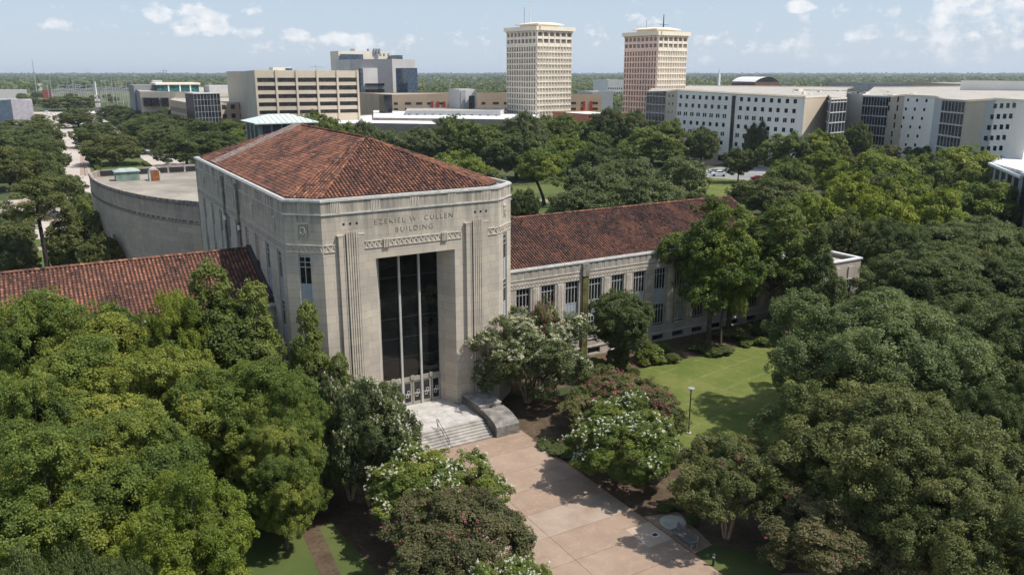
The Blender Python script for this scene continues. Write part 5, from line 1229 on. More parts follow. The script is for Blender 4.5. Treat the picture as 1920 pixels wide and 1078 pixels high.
def garage_near():
    r, Q, org = block('parking_garage', 'brick parking garage with a glazed corner stair below the beige office block', [(318, 187, 500), (364, 195, 440), (413, 195, 446), (462, 191, 456)], [BEIGE2, GLASSG, BEIGE2], [(470, 182, 510), (330, 182, 560)], TANROOF)
    A, B = Q[0], Q[1]; L = (Vector((B.x, B.y)) - Vector((A.x, A.y))).length; lim = [100]; cells = []
    for z in (2.5, 6.2, 9.9, 13.6): cells += [(L * q / 12 + .8, L * q / 12 + L / 12 * .8, z, z + 2.4) for q in range(12)]
    wins(r, org, A, B, cells, BRICK, lim, name='panel')
    A, B = Q[2], Q[3]; L = (Vector((B.x, B.y)) - Vector((A.x, A.y))).length; cells = [(L * q / 3 + .8, L * q / 3 + L / 3 * .6, z, z + 2.2) for q in range(3) for z in (3.0, 7.0, 11.5, 16.0)]
    wins(r, org, A, B, cells, DARKM, lim, name='opening')
    A, B = Q[1], Q[2]; L = (Vector((B.x, B.y)) - Vector((A.x, A.y))).length; m = MB(org)
    zt = ptD(388, 176.5, 442).z; MB(org).obox(A, B, -9, .05, .2, zt, 0, L).build('glazed_stair', GLASSG, r); MB(org).obox(A, B, -9.3, .5, zt, zt + .5, -.3, L + .3).build('stair_roof', GREYL, r)
    for q in range(9): m.obox(A, B, .05, .25, 0, zt, max(0, L * q / 8 - .1), L * q / 8 + .1)
    for z in range(3, int(zt), 3): m.obox(A, B, .05, .27, z, z + .2, 0, L)
    m.build('curtain_frame', GREYM, r)
garage_near()
def arena():
    r, Q, org = block('arts_building', 'low stone arts building with a teal glass upper storey', [(249, 165, 640), (262, 172, 560), (355, 172, 545), (462, 178, 560)], [GREYP, BEIGE, BEIGE], [(470, 165, 660), (252, 160, 700)], TANROOF)
    p = ptD(294, 156, 590); q = ptD(374, 157, 590); zt = p.z
    MB(org).box(p.x, q.x, p.y, p.y + 26, 10, zt - 1.2).build('teal_glazing', GLASST, r); MB(org).box(p.x - 1, q.x + 1, p.y - 1, p.y + 27, zt - 1.2, zt).build('canopy_roof', CREAM, r)
    for x in (316, 338, 358): s = ptD(x, 160, 589.5); MB(org).box(s.x - .4, s.x + .4, p.y - .5, p.y, 10, zt - 1.2).build('glazing_post', WHITEM, r)
    p = ptD(250, 160, 600); q = ptD(296, 160, 600); MB(org).box(p.x, q.x, p.y, p.y + 30, 0, p.z).build('grey_wing', GREYP, r)
    p = ptD(392, 161, 580); q = ptD(441, 161, 580); MB(org).box(p.x, q.x, p.y, p.y + 20, 0, p.z).build('rear_wing', GREYL, r)
    for x in (276, 291, 309, 420, 436, 450): s = ptD(x, 190, 552); MB(org).box(s.x - 2, s.x + 2, s.y - 1.5, s.y + 12, max(3.5, s.z - 3), s.z + 2).build('window', GLASS, r)
arena()

def residences():
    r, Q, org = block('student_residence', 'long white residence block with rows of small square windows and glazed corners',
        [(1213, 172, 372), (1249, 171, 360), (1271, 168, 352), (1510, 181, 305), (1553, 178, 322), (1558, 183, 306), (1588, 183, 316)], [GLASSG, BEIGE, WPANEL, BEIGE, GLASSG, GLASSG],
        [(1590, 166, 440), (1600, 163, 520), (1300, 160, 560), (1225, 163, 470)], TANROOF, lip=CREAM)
    lim = [100]; A, B = Q[2], Q[3]
    def cellat(px, py, wz, hz_, lst, A, B):
        t = rayseg(px, A, B); u = (Vector((B.x, B.y)) - Vector((A.x, A.y))).normalized(); P_ = Vector((A.x, A.y)) + u * t; z = ptD(px, py, P_.length).z; lst.append((t - wz / 2, t + wz / 2, z - hz_ / 2, z + hz_ / 2))
    cells = []
    c1_ = [1279.4, 1291, 1303.3, 1315.3, 1327.6, 1340, 1352.7, 1365.4]; c2_ = [1394, 1408, 1421.5, 1436, 1451, 1465.5, 1481, 1496]
    for cols, ya, yb, pa, pb in ((c1_, 181.7, 185, 15.6, 16.6), (c2_, 186.5, 190.5, 16.9, 18.2)):
        for i, x in enumerate(cols):
            f = i / 7; y = ya + (yb - ya) * f; p = pa + (pb - pa) * f
            for k in range(6):
                xx = x - k * .9
                if k in (2, 4):
                    cellat(xx - 1.9, y + p * k, .75, 1.5, cells, A, B); cellat(xx + 1.9, y + p * k, .75, 1.5, cells, A, B)
                else: cellat(xx, y + p * k, 1.45, 1.5, cells, A, B)
    wins(r, org, A, B, cells, GLASS, lim, .05)
    t = rayseg(1380, A, B); MB(org).obox(A, B, -.05, .10, 2, B.z - .6, t - 1.1, t + 1.1).build('stair_glazing', GLASSG, r)
    t0, t1_ = rayseg(1384, A, B), rayseg(1509, A, B); MB(org).obox(A, B, .0, .5, 3.2, A.z - 2.2, t0 + .2, t0 + .5).build('panel_edge', WPANEL, r)
    m = MB(org); L = (Vector((B.x, B.y)) - Vector((A.x, A.y))).length; m.obox(A, B, .0, .12, 0, 3.0, 0, L); m.build('base_wall', BEIGE2, r)
    cells = [(q * 8 + 2, q * 8 + 6, .6, 2.6) for q in range(int(L / 8))]; wins(r, org, A, B, cells, GLASS, [20], .2, 'ground_window')
    for (A, B, n) in ((Q[0], Q[1], 6), (Q[4], Q[5], 2), (Q[5], Q[6], 5)):
        L = (Vector((B.x, B.y)) - Vector((A.x, A.y))).length; m = MB(org)
        for z in np.arange(3.2, min(A.z, B.z), 3.5): m.obox(A, B, .0, .22, z - .18, z + .18, 0, L)
        for q in range(n + 1): m.obox(A, B, .0, .16, 0, min(A.z, B.z), max(0, L * q / n - .08), min(L, L * q / n + .08))
        m.build('curtain_frame', GREYL, r)
    A, B = Q[1], Q[2]; cells = []
    for k, y in enumerate((180, 195, 210.5)):
        for x in (1257, 1264): cellat(x, y, .9, 1.0, cells, A, B)
    wins(r, org, A, B, cells, GLASS, [20], .05)
    # second wing seen between the blocks
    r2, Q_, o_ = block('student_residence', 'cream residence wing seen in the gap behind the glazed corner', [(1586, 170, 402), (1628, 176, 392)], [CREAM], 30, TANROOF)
    cells = []
    for k in range(6):
        for x in (1594, 1603, 1612.5, 1621): cellat(x - k * .6, 176.5 + k * 14, 1.2, 1.5, cells, Q_[0], Q_[1])
    wins(r2, o_, Q_[0], Q_[1], cells, GLASS, [40], .05)
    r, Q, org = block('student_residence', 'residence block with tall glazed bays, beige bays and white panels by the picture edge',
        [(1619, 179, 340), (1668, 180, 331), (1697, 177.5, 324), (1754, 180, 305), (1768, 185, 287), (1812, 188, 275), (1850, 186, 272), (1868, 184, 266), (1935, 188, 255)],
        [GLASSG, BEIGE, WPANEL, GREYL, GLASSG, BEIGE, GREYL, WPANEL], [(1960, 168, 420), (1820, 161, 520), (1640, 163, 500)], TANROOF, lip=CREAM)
    for (i, n) in ((0, 9), (4, 7)):
        A, B = Q[i], Q[i + 1]; L = (Vector((B.x, B.y)) - Vector((A.x, A.y))).length; m = MB(org)
        for z in np.arange(min(A.z, B.z) - .3, 3, -3.5): m.obox(A, B, .0, .3, z - .25, z + .2, 0, L)
        for q in range(n + 1): m.obox(A, B, .0, .16, 3.4, min(A.z, B.z), max(0, L * q / n - .07), min(L, L * q / n + .07))
        m.build('curtain_frame', GREYL, r)
        MB(org).obox(A, B, .0, .25, 0, 3.6, 0, L).build('base_wall', BEIGE, r)
    cells = []; A, B = Q[2], Q[3]
    for k in range(6):
        for x, y in ((1709, 188), (1726, 188.5), (1744, 189.3)): cellat(x - 2.2 * k, y + 16.7 * k, 1.3, 1.0, cells, A, B)
    wins(r, org, A, B, cells, GLASS, [18], .05)
    cells = []; A, B = Q[1], Q[2]
    for k in range(6):
        for x in (1674, 1690): cellat(x - 1.0 * k + (k % 2) * 1.5, 187 + 16.2 * k, .8, 1.9, cells, A, B)
    wins(r, org, A, B, cells, GLASS, [18], .05)
    cells = []; A, B = Q[6], Q[7]
    for k in range(4): cellat(1855 - k * 3.5, 210 + 20 * k, .8, 2.0, cells, A, B)
    wins(r, org, A, B, cells, GLASS, [18], .05)
    cells = []; A, B = Q[7], Q[8]
    for k in range(6):
        for x in (1875.5, 1887.5, 1899.5, 1911): cellat(x - 3.2 * k, 199.5 - (x - 1875) * .04 + 20.2 * k, 1.3, 1.3, cells, A, B)
    wins(r, org, A, B, cells, GLASS, [30], .05)
    # roof plant
    rng = random.Random(8)
    for k in range(26):
        px_ = rng.uniform(1500, 1900); p = ptD(px_, 0, rng.uniform(330, 400)); z = 25.2 - (px_ - 1500) * .002
        m = MB((p.x, p.y, z)); s = rng.uniform(.6, 1.8); m.box(p.x - s, p.x + s, p.y - s * .7, p.y + s * .7, z - 1, z + rng.uniform(.8, 1.8)); o = m.build('rooftop_unit', rng.choice([GREYL, WHITEM, CREAM]), None); o.location = (p.x, p.y, z)
        tag(o, 'small pale rooftop unit on the flat residence roofs', 'rooftop unit', 'rooftop units on the residences')
residences()

def sports_hall():
    p = ptD(1372, 163, 560); q = ptD(1455, 165, 560); r = empty('brick_hall', (p.x, p.y, 0), 0, 'brown brick hall with a white barrel vault roof and arched window', 'building'); org = Vector((p.x, p.y, 0))
    zb = ptD(1372, 155, 560).z; u = Vector((q.x - p.x, q.y - p.y, 0)); u.normalize(); L = (q - p).length; n = Vector((u.y, -u.x, 0))
    ax = n * -1  # vault runs away and left
    MB(org).obox(p, q, -28, 0, 0, zb).build('wall', BRICK, r)
    e = ptD(1416, 160, 545)
    m = MB(org); pts = []; k = 10; Rr = 15.5
    A = ptD(1416, 154, 548); B = ptD(1461, 155, 556); d = (B - A); d.z = 0; Wd = d.length; d.normalize(); back = Vector((-.80, .60, 0)) * 20
    back = (ptD(1372, 152, 575) - A); back.z = 0
    prof = [(Wd * i / k, 3.0 * math.sin(math.pi * i / k) ** .8) for i in range(k + 1)]
    V = [A + d * t + Vector((0, 0, h)) for t, h in prof] + [A + d * t + back + Vector((0, 0, h)) for t, h in prof]
    m.add([(v.x, v.y, v.z) for v in V], [(i, i + 1, k + 2 + i, k + 1 + i)[::-1] for i in range(k)]); m.build('vault_roof', WHITEM, r)
    V2 = [A + d * (t * .96 + Wd * .02) + Vector((0, 0, h * .9 - .1)) for t, h in prof]; MB(org).add([(v.x, v.y, v.z) for v in V2], [tuple(range(k + 1))]).build('arched_window', GLASSG, r)
    V3 = [A - Vector((0, 0, A.z)), A + d * Wd - Vector((0, 0, A.z)), A + d * Wd, A]; MB(org).add([(v.x, v.y, v.z if v.z > 1 else 0) for v in V3], [(0, 1, 2, 3)]).build('gable_wall', BRICK, r)
    V4 = [A - Vector((0, 0, A.z)), A, A + back, A + back - Vector((0, 0, A.z))]; MB(org).add([(v.x, v.y, v.z if v.z > 1 else 0) for v in V4], [(0, 1, 2, 3)]).build('side_wall', BRICK, r)
sports_hall()

def simple(name, label, pts, mats, back, roofm, extra=None):
    r, Q, org = block(name, label, pts, mats, back, roofm)
    if extra: extra(r, Q, org)
    return r
def ex_cells(n, zs, h, wd, mat, seg=0, nm='window'):
    def f(r, Q, org):
        A, B = Q[seg], Q[seg + 1]; L = (Vector((B.x, B.y)) - Vector((A.x, A.y))).length
        wins(r, org, A, B, [(L * (q + .5 - wd / 2) / n, L * (q + .5 + wd / 2) / n, z, z + h) for q in range(n) for z in zs], mat, [60], .05, nm)
    return f
simple('low_hall', 'low beige hall with a bright white flat roof behind the hip roof', [(600, 232, 360), (700, 231, 360), (822, 233, 345)], [BROWNC, BROWNC], [(800, 219, 420), (720, 213, 460), (600, 222, 430)], WROOF)
simple('low_hall', 'long low grey hall with two small windows on the white roofs', [(760, 208, 430), (938, 208, 415)], [GREYL], [(948, 203, 455), (765, 202, 480)], TANROOF, ex_cells(12, [12.0], 1.6, .3, GLASS))
simple('low_hall', 'brown hall with a deep overhanging white roof at the end', [(700, 221, 400), (945, 224, 365), (1016, 223, 378)], [BROWNC, BROWNC], [(1012, 213, 440), (700, 206, 495)], WROOF, ex_cells(4, [8.0], 3.0, .7, GLASS, 1))
simple('flat_warehouse', 'plain blue grey flat box at the picture edge', [(-20, 190, 520), (20, 187, 510), (60, 188, 520)], [P('panel_blue_grey', (.34, .37, .42)), P('panel_lilac_grey', (.36, .33, .36))], 30, GREYL)
simple('dining_hall', 'orange fronted low hall with a white roof between the towers', [(1100, 214, 400), (1172, 212, 400)], [ORANGE], 30, WROOF)
simple('annex', 'white flat topped plant house rising at the picture edge', [(1886, 152, 420), (1935, 153, 415)], [WPANEL], 20, WROOF)
simple('stadium_wall', 'long grey corrugated stadium building beyond the residences', [(1577, 155, 700), (1700, 157, 690), (1711, 156, 688)], [P('stadium_grey', (.40, .37, .37)), P('stadium_grey', (.40, .37, .37))], 12, GREYL)
simple('apartment_row', 'far row of tan apartment buildings near the horizon', [(1745, 154, 900), (1850, 153, 880), (1890, 160, 860)], [BEIGE2, BEIGE2], 40, TANROOF, ex_cells(16, [12, 16], 1.8, .5, GLASS))
simple('apartment_row', 'dark fronted far building below the tan apartments', [(1818, 164, 700), (1872, 166, 690)], [GREYP], 20, TANROOF)
simple('school', 'small white far building between the towers', [(1140, 150, 1000), (1172, 150, 1000)], [WPANEL], 30, WROOF, ex_cells(8, [10, 15], 2, .5, GLASSG))
simple('school', 'white roofed low building left of the salmon tower', [(1110, 172, 640), (1150, 171, 640)], [GREYL], 20, WROOF)
simple('warehouse', 'long white warehouse far out at the picture edge', [(-20, 169, 1300), (50, 169, 1290)], [GREYL], 30, WROOF)
simple('warehouse', 'low white roofed shed beyond the research building', [(1395, 146, 1500), (1410, 146, 1500)], [WHITEM], 20, WROOF)
simple('warehouse', 'far white gabled hall close to the horizon', [(286, 151, 2000), (304, 151, 2000)], [WHITEM], 30, WHITEM)
for i, (x, D, wv) in enumerate([(222, 2600, 22), (20, 2200, 10), (70, 1900, 8), (390, 1900, 8), (840, 1800, 8), (905, 1500, 9), (1350, 1500, 8), (1690, 1900, 9), (150, 3000, 16), (270, 3200, 14), (1480, 2200, 9), (450, 2300, 12)]):
    y = 137 + (34 - 9.5) * 1572 / D
    simple('distant_house', 'tiny pale building among the far trees', [(x, y, D), (x + wv, y, D)], [GREYL], 16, WHITEM)['group'] = 'tiny pale buildings among the far trees'
def canopy():
    pts = [(1858, 305, 215), (1920, 322, 190), (2010, 350, 170)]; r, Q, org = block('covered_walkway', 'white flat roofed pavilion with grey glazing at the picture edge', pts, [GREYM, GREYM], [(2000, 300, 260), (1880, 290, 270)], WROOF, lip=WHITEM)
    for A, B in zip(Q, Q[1:]):
        L = (Vector((B.x, B.y)) - Vector((A.x, A.y))).length
        for q in range(int(L / 5)): MB(org).obox(A, B, .0, .1, .3, min(A.z, B.z) - .9, q * 5 + .4, q * 5 + 3.2).build('glazing', GLASSG, r)
        MB(org).obox(A, B, -.3, .6, min(A.z, B.z) - .5, min(A.z, B.z) + .02, 0, L).build('roof_edge', WHITEM, r)
canopy()
def cupola():
    p = ptD(484, 232, 200); q = ptD(588, 231, 200); Y0 = p.y; X0 = p.x; X1 = rayX = q.x * (Y0 / q.y); ze = ptD(530, 231, 199).z; Y1 = Y0 + 13
    r = empty('lantern_pavilion', (X0, Y0, 0), 0, 'dark glazed pavilion tower with a pale green copper hipped roof', 'building'); org = Vector((X0, Y0, 0))
    MB(org).box(X0, X1, Y0, Y1, 0, ze - .1).build('wall', COPPERD, r)
    n = 5; wv = (X1 - X0 - 1.2) / n
    for k in range(n): MB(org).box(X0 + .9 + wv * k, X0 + .9 + wv * k + wv - .5, Y0 - .08, Y0 + .1, ze - 5.2, ze - .5).build('window', P('pavilion_glass', (.035, .035, .05), rough=.2), r)
    for k in range(3): MB(org).box(X0 - .08, X0 + .1, Y0 + 1.2 + k * 4, Y0 + 3.4 + k * 4, ze - 5.2, ze - .6).build('window', P('pavilion_glass', (.035, .035, .05)), r)
    o = 1.0; zt = ptD(530, 214.5, 206).z; a = (X0 - o, Y0 - o); b = (X1 + o, Y1 + o); ym = (Y0 + Y1) / 2; xa, xb = X0 + 4.0, X1 - 4.0
    m = MB(org); m.add([(a[0], a[1], ze), (b[0], a[1], ze), (b[0], b[1], ze), (a[0], b[1], ze), (xa, ym, zt), (xb, ym, zt)], [(0, 1, 5, 4), (1, 2, 5), (2, 3, 4, 5), (3, 0, 4), (3, 2, 1, 0)]); ro = m.build('copper_roof', COPPER, r)
    MB(org).box(a[0], b[0], a[1] - .05, a[1] + .2, ze - .25, ze - .01).build('fascia', COPPER, r)
    m = MB(org); k = 12
    for i in range(1, k):
        x = a[0] + (b[0] - a[0]) * i / k; t = min(1, max(0, (x - a[0]) / (xa - a[0]))) if x < xa else min(1, (b[0] - x) / (b[0] - xb)); m.tube([(x, a[1], ze + .06), (x, a[1] + (ym - a[1]) * t, ze + (zt - ze) * t + .06)], .07, 4)
    m.build('standing_seam', P('copper_seam', (.34, .42, .38)), ro)
cupola()
def spire():
    p = ptD(1348, 147, 1500); r = empty('church_spire', (p.x, p.y, 0), 0, 'tiny white church steeple on the horizon', 'church'); o = Vector((p.x, p.y, 0))
    MB(o).box(p.x - 4, p.x + 4, p.y - 4, p.y + 20, 0, 11).build('nave', WHITEM, r); MB(o).box(p.x - 2, p.x + 2, p.y - 2, p.y + 2, 11, p.z + 6).build('belfry', WHITEM, r); MB(o).tube([(p.x, p.y, p.z + 6), (p.x, p.y, p.z + 19)], [1.9, .1], 6).build('steeple', WHITEM, r)
spire()
# masts, pylons and the substation
def mast(px, ybase, ytop, D, r0, label, arms=0, name='lattice_mast', lattice=False, group=None):
    p = ptD(px, ytop, D); r = empty(name, (p.x, p.y, 0), 0, label, 'mast', group); o = Vector((p.x, p.y, 0)); m = MB(o)
    if lattice:
        for sx in (-1, 1):
            for sy in (-1, 1): m.tube([(p.x + sx * r0 * 5, p.y + sy * r0 * 5, 0), (p.x + sx * r0, p.y + sy * r0, p.z)], r0 * .35, 4)
        k = 8
        for i in range(k):
            f0, f1 = i / k, (i + 1) / k; s0, s1 = r0 * (5 - 4 * f0), r0 * (5 - 4 * f1)
            m.tube([(p.x - s0, p.y - s0, p.z * f0), (p.x + s1, p.y - s1, p.z * f1)], r0 * .25, 3); m.tube([(p.x + s0, p.y - s0, p.z * f0), (p.x - s1, p.y - s1, p.z * f1)], r0 * .25, 3)
    else: m.tube([(p.x, p.y, 0), (p.x, p.y, p.z)], [r0, r0 * .5], 6)
    m.build('pole', GREYM, r)
    for k in range(arms): z = p.z * (.97 - .1 * k); MB(o).tube([(p.x - 4, p.y, z), (p.x + 4, p.y, z)], r0 * .5, 4).build('crossarm', GREYM, r)
mast(60, 160, 112, 1500, .8, 'tall thin radio mast against the sky at the picture edge')
mast(592, 138, 122, 520, .2, 'small mast with short arms behind the office block', 2)
for i, (x, yt, D) in enumerate([(92, 140, 1150), (133, 136, 1150), (173, 138, 1150), (207, 142, 1050), (196, 150, 900), (87, 150, 1000), (235, 150, 950), (226, 152, 950), (215, 153, 980), (246, 150, 1000)]):
    mast(x, 178, yt, D, .55, 'grey steel pole of the substation behind the railway', 1, 'power_pole', group='steel poles of the substation')
for i, (x, yt, D) in enumerate([(306, 131, 1500), (311, 132, 1500), (884, 143, 1000), (940, 145, 1000), (806, 147, 1300), (843, 148, 1300)]):
    mast(x, 178, yt, D, .4, 'lattice pylon standing over the far trees', 3, 'pylon', True, group='pylons over the far trees')
def substation():
    a = ptD(96, 170, 980); r = empty('substation', (a.x, a.y, 0), 0, 'low grey lattice gantries of an electrical substation beyond the boulevard', 'substation'); o = Vector((a.x, a.y, 0)); rng = random.Random(4)
    for k in range(34):
        p = ptD(96 + k * 4.1, 165, 1250 + rng.uniform(-60, 60)); m = MB(o); h = rng.uniform(12, 19); m.tube([(p.x, p.y, 0), (p.x, p.y, h)], .5, 4); m.tube([(p.x, p.y, h), (p.x + 9, p.y, h)], .45, 4); m.tube([(p.x, p.y, h * .7), (p.x + 9, p.y, h * .7)], .4, 4); m.build('gantry', GREYM, r)
substation()
sheet('railway_clearing', gp((-40, 176), (330, 172), (330, 190), (-40, 196)), .006, gmat('dry_grass', (.10, .125, .045), (.20, .195, .09), (.05, .07, .025), .012, .3))
def train():
    A, B = ptD(100, 178, 1130), ptD(168, 178, 1130); d = Vector((B.x - A.x, B.y - A.y, 0)); L = d.length; d.normalize(); ang = math.atan2(d.y, d.x)
    for i in range(2):
        c = A + d * (L * (.25 + .5 * i)); r = empty('locomotive', (c.x, c.y, 1.2), ang, ('first' if i == 0 else 'second') + ' orange and black locomotive of the train beyond the boulevard, from the picture edge', 'locomotive', 'locomotives of the far train')
        l = L * .47; m = MB(); m.box(-l / 2, l / 2, -1.5, 1.5, .6, 1.2); m.build('frame', DARKM, r)
        m = MB(); m.box(-l / 2 + .5, l / 2 - 4, -1.1, 1.1, 1.2, 4.2); m.build('hood', P('loco_orange', (.42, .13, .05)), r); m = MB(); m.box(l / 2 - 3.9, l / 2 - 1.2, -1.45, 1.45, 1.2, 4.6); m.build('cab', P('loco_orange', (.42, .13, .05)), r)
        m = MB(); m.box(l / 2 - 1.24, l / 2 - 1.18, -1.2, 1.2, 3, 4.2); m.build('windscreen', GLASS, r)
        for s in (-1, 1): MB().box(s * l * .3 - 2, s * l * .3 + 2, -1.2, 1.2, 0, .6).build('bogie', DARKM, r)
    A, B = ptD(-10, 179, 1130), ptD(96, 178, 1130); d = Vector((B.x - A.x, B.y - A.y, 0)); L = d.length; d.normalize(); ang = math.atan2(d.y, d.x); n = 5
    for i in range(n):
        c = A + d * (L * (i + .5) / n); r = empty('railway_wagon', (c.x, c.y, 1.0), ang, ('pale' if i < 3 else 'black') + ' railway wagon of the far train', 'wagon', 'pale wagons of the far train' if i < 3 else 'black wagons of the far train'); l = L / n * .93
        MB().box(-l / 2, l / 2, -1.5, 1.5, .7, 3.8 if i < 3 else 2.2).build('wagon_body', WHITEM if i < 3 else DARKM, r)
        for s in (-1, 1): MB().box(s * l * .35 - 1.5, s * l * .35 + 1.5, -1.1, 1.1, 0, .7).build('bogie', DARKM, r)
train()
def shed():
    simple('brick_shed', 'small dark red shed with a white roof beside the substation', [(79, 170, 1000), (95, 170, 1000)], [P('shed_red', (.25, .06, .06))], 10, WHITEM)
shed()

# ------------------------------------------------------------------ boulevard, medians, paths
sheet('boulevard', [(4.0, 215), (13.0, 215), (13.8, 275), (18.0, 395), (24, 634), (30, 860), (21, 860), (14.8, 634), (9.8, 395), (5.9, 275)], .012, ROADM)
sheet('boulevard', [(37.5, 215), (52, 215), (52, 300), (53, 420), (58, 634), (62, 860), (49, 860), (47, 634), (39, 420), (37.5, 300)], .012, ROADM)
sheet('crossing_plaza', [(-8, 196), (66, 196), (66, 262), (-14, 262)], .016, ROADM)
sheet('cross_road', gp((95, 262), (160, 262), (165, 268), (92, 268)), .020, ROADM)
sheet('cross_road', [(-200, 640), (130, 640), (130, 670), (-200, 670)], .016, ROADM)
sheet('station_plaza', [(10, 690), (90, 690), (95, 860), (0, 860)], .018, ROADM)
sheet('pavement', [(-2, 262), (5.0, 262), (9.4, 395), (14.2, 634), (11, 634), (3, 395)], .018, gmat('light_pavement', (.42, .37, .33), (.50, .45, .40), None, .2, 1, bump=.05, fine=.1))
def kerbrun(pts, name='kerb'):
    m = MB()
    for A, B in zip(pts, pts[1:]): m.obox(A, B, -.15, .15, 0, .14)
    m.build(name, CONC)['kind'] = 'structure'
kerbrun([(14.2, 275), (18.3, 395), (24.3, 634)]); kerbrun([(37.2, 300), (38.7, 420), (46.7, 634)]); kerbrun([(5.6, 275), (9.5, 395), (14.5, 634)])
sheet('median_lawn', [(14.4, 272), (37.0, 272), (38.4, 420), (34, 520), (22, 520), (18.5, 395)], .02, GRASS2)
sheet('median_path', gp((150, 330), (172, 330), (160, 272), (150, 272)), .026, PATHM)
# hedge parterre round the olive oak
hp = at(200, 312); hx, hy = hp.x, 345.0
def hedge(x0, x1, y0, y1, h, label, group=None):
    rs = np.random.RandomState(int(abs(x0 * 7 + y0)) % 999); L_, W_ = x1 - x0, y1 - y0; n = int((L_ * W_ + (L_ + W_) * 2 * h) * 26)
    f = rs.uniform(0, 1, n); p = np.c_[rs.uniform(-L_ / 2, L_ / 2, n), rs.uniform(-W_ / 2, W_ / 2, n), rs.uniform(0, h, n)]; nr = np.tile([0, 0, 1.0], (n, 1))
    s = rs.randint(0, 5, n); p[s == 0, 2] = h; p[s == 1, 2] = h
    for k, (a, v) in enumerate(((0, -L_ / 2), (1, -W_ / 2), (0, L_ / 2))):
        q = s == k + 2; p[q, a] = v; nr[q] = 0; nr[q, a] = np.sign(v)
    o = empty('clipped_hedge', ((x0 + x1) / 2, (y0 + y1) / 2, 0), 0, label, 'hedge', group)
    V, F, T_ = leaves(rs, p, nr, 1, .08, .16, 1); mesh_obj('hedge_foliage', V, F, LM['mid'], o, tone=T_); MB().box(-L_ / 2 + .1, L_ / 2 - .1, -W_ / 2 + .1, W_ / 2 - .1, 0, h - .1).build('hedge_core', P('hedge_wood', (.03, .05, .015)), o)
for (a, b, c, d, l) in [(18.5, 37, 303, 304.6, 'clipped hedge forming the near edge of the parterre'), (18.5, 20, 305, 345, 'clipped hedge along one side of the parterre, boulevard side'), (35.5, 37, 305, 345, 'clipped hedge along the other side of the parterre, by the parked cars'), (21, 34.5, 318, 319.6, 'inner clipped hedge of the parterre before the oak trunk'), (21, 34.5, 338, 340, 'inner clipped hedge of the parterre behind the oak trunk'), (24, 31, 560, 563, 'short clipped hedge on the far median'), (18.6, 20, 352, 385, 'clipped hedge strip on the median before the parterre')]: hedge(a, b, c, d, 1.0, l)
# west park lawns and paths
sheet('lawn', gp((-60, 420), (150, 385), (168, 340), (185, 400), (215, 500), (60, 530), (-80, 540)), .010, GRASS2)
sheet('path', gp((-20, 478), (60, 466), (130, 452), (130, 458), (60, 473), (-20, 487)), .022, PATHM); sheet('path', gp((-20, 520), (60, 508), (130, 498), (130, 503), (60, 514), (-20, 530)), .022, PATHM)
sheet('path', gp((20, 385), (100, 420), (165, 440), (170, 432), (110, 410), (50, 370)), .026, PATHM)
# park behind the east wing
sheet('lawn', gp((930, 350), (1180, 340), (1200, 420), (930, 420)), .010, GRASS2); sheet('lawn', gp((1290, 315), (1480, 350), (1420, 385), (1290, 380)), .012, LAWN); sheet('lawn', gp((1300, 285), (1640, 300), (1700, 330), (1300, 300)), .010, LAWN)
sheet('park_path', gp((945, 372), (1100, 376), (1100, 382), (945, 378)), .022, PATHM)
sheet('park_road', gp((925, 396), (960, 400), (1010, 408), (1000, 420), (925, 430)), .024, ASPH)
sheet('red_kerb', gp((925, 394), (955, 396), (1015, 405), (1015, 407), (955, 398), (925, 396)), .14, P('red_kerb_paint', (.42, .07, .05)), z0=0)
sheet('parking_lot', gp((1318, 318), (1400, 306), (1560, 318), (1500, 345), (1400, 338), (1325, 333)), .018, ASPH); sheet('park_path', gp((1310, 300), (1360, 302), (1400, 296), (1400, 299), (1362, 306), (1320, 312)), .02, PATHM)
sheet('side_path', gp((1380, 1078), (1950, 1078), (1950, 1030), (1800, 1020), (1780, 1030), (1900, 1060)), .012, PATHM)
sheet('side_path', gp((1850, 870), (1930, 905), (1990, 940), (1990, 955), (1920, 925), (1845, 885)), .020, PATHM)
sheet('dirt_strip', gp((560, 985), (600, 960), (640, 965), (600, 990), (640, 1078), (600, 1078)), .022, MULCH)

# ------------------------------------------------------------------ small things
def lamp_post(x, y, h, label, name='street_lamp', group=None):
    r = empty(name, (x, y, 0), 0, label, 'street lamp', group)
    m = MB(); m.tube([(0, 0, 0), (0, 0, .12)], .26, 12); m.build('base', CONC, r); MB().tube([(0, 0, .12), (0, 0, .5), (0, 0, h - .35)], [.10, .07, .055], 8).build('pole', DARKM, r)
    MB().tube([(0, 0, h - .35), (0, 0, h - .25), (0, 0, h - .02)], [.06, .13, .15], 10).build('lantern_glass', P('lamp_glass', (.55, .55, .55), rough=.3), r)
    MB().tube([(0, 0, h - .02), (0, 0, h + .03), (0, 0, h + .08)], [.34, .32, .08], 12).build('shade', GREYM, r)
lp = at(1291, 812); lamp_post(lp.x, lp.y, 4.7, 'black lamp post standing alone on the mown lawn')
for (x, y, h) in ((55, 402, 7), ):
    p = at(158, 435)
for (px_, py_, lab) in ((160, 330, 'thin lamp post at the crossing beside the auditorium corner'), (50, 430, 'lamp post on the west lawn beside the pine'), (1421, 300, 'lamp post between the residence and the parking lot'), (1353, 300, 'lamp post before the residence base windows')):
    p = at(px_, py_); lamp_post(p.x, p.y, 5.0, lab)
def path_light(px_, py_, label):
    p = at(px_, py_); r = empty('path_light', (p.x, p.y, 0), 0, label, 'path light', 'low path lights beside the plaza'); MB().tube([(0, 0, 0), (0, 0, .65)], .09, 10).build('post', DARKM, r); MB().tube([(0, 0, .65), (0, 0, .85)], .085, 10).build('lens', P('lamp_glass', (.55, .55, .55)), r); MB().tube([(0, 0, .85), (0, 0, .93), (0, 0, .98)], [.13, .12, .03], 10).build('cap', DARKM, r)
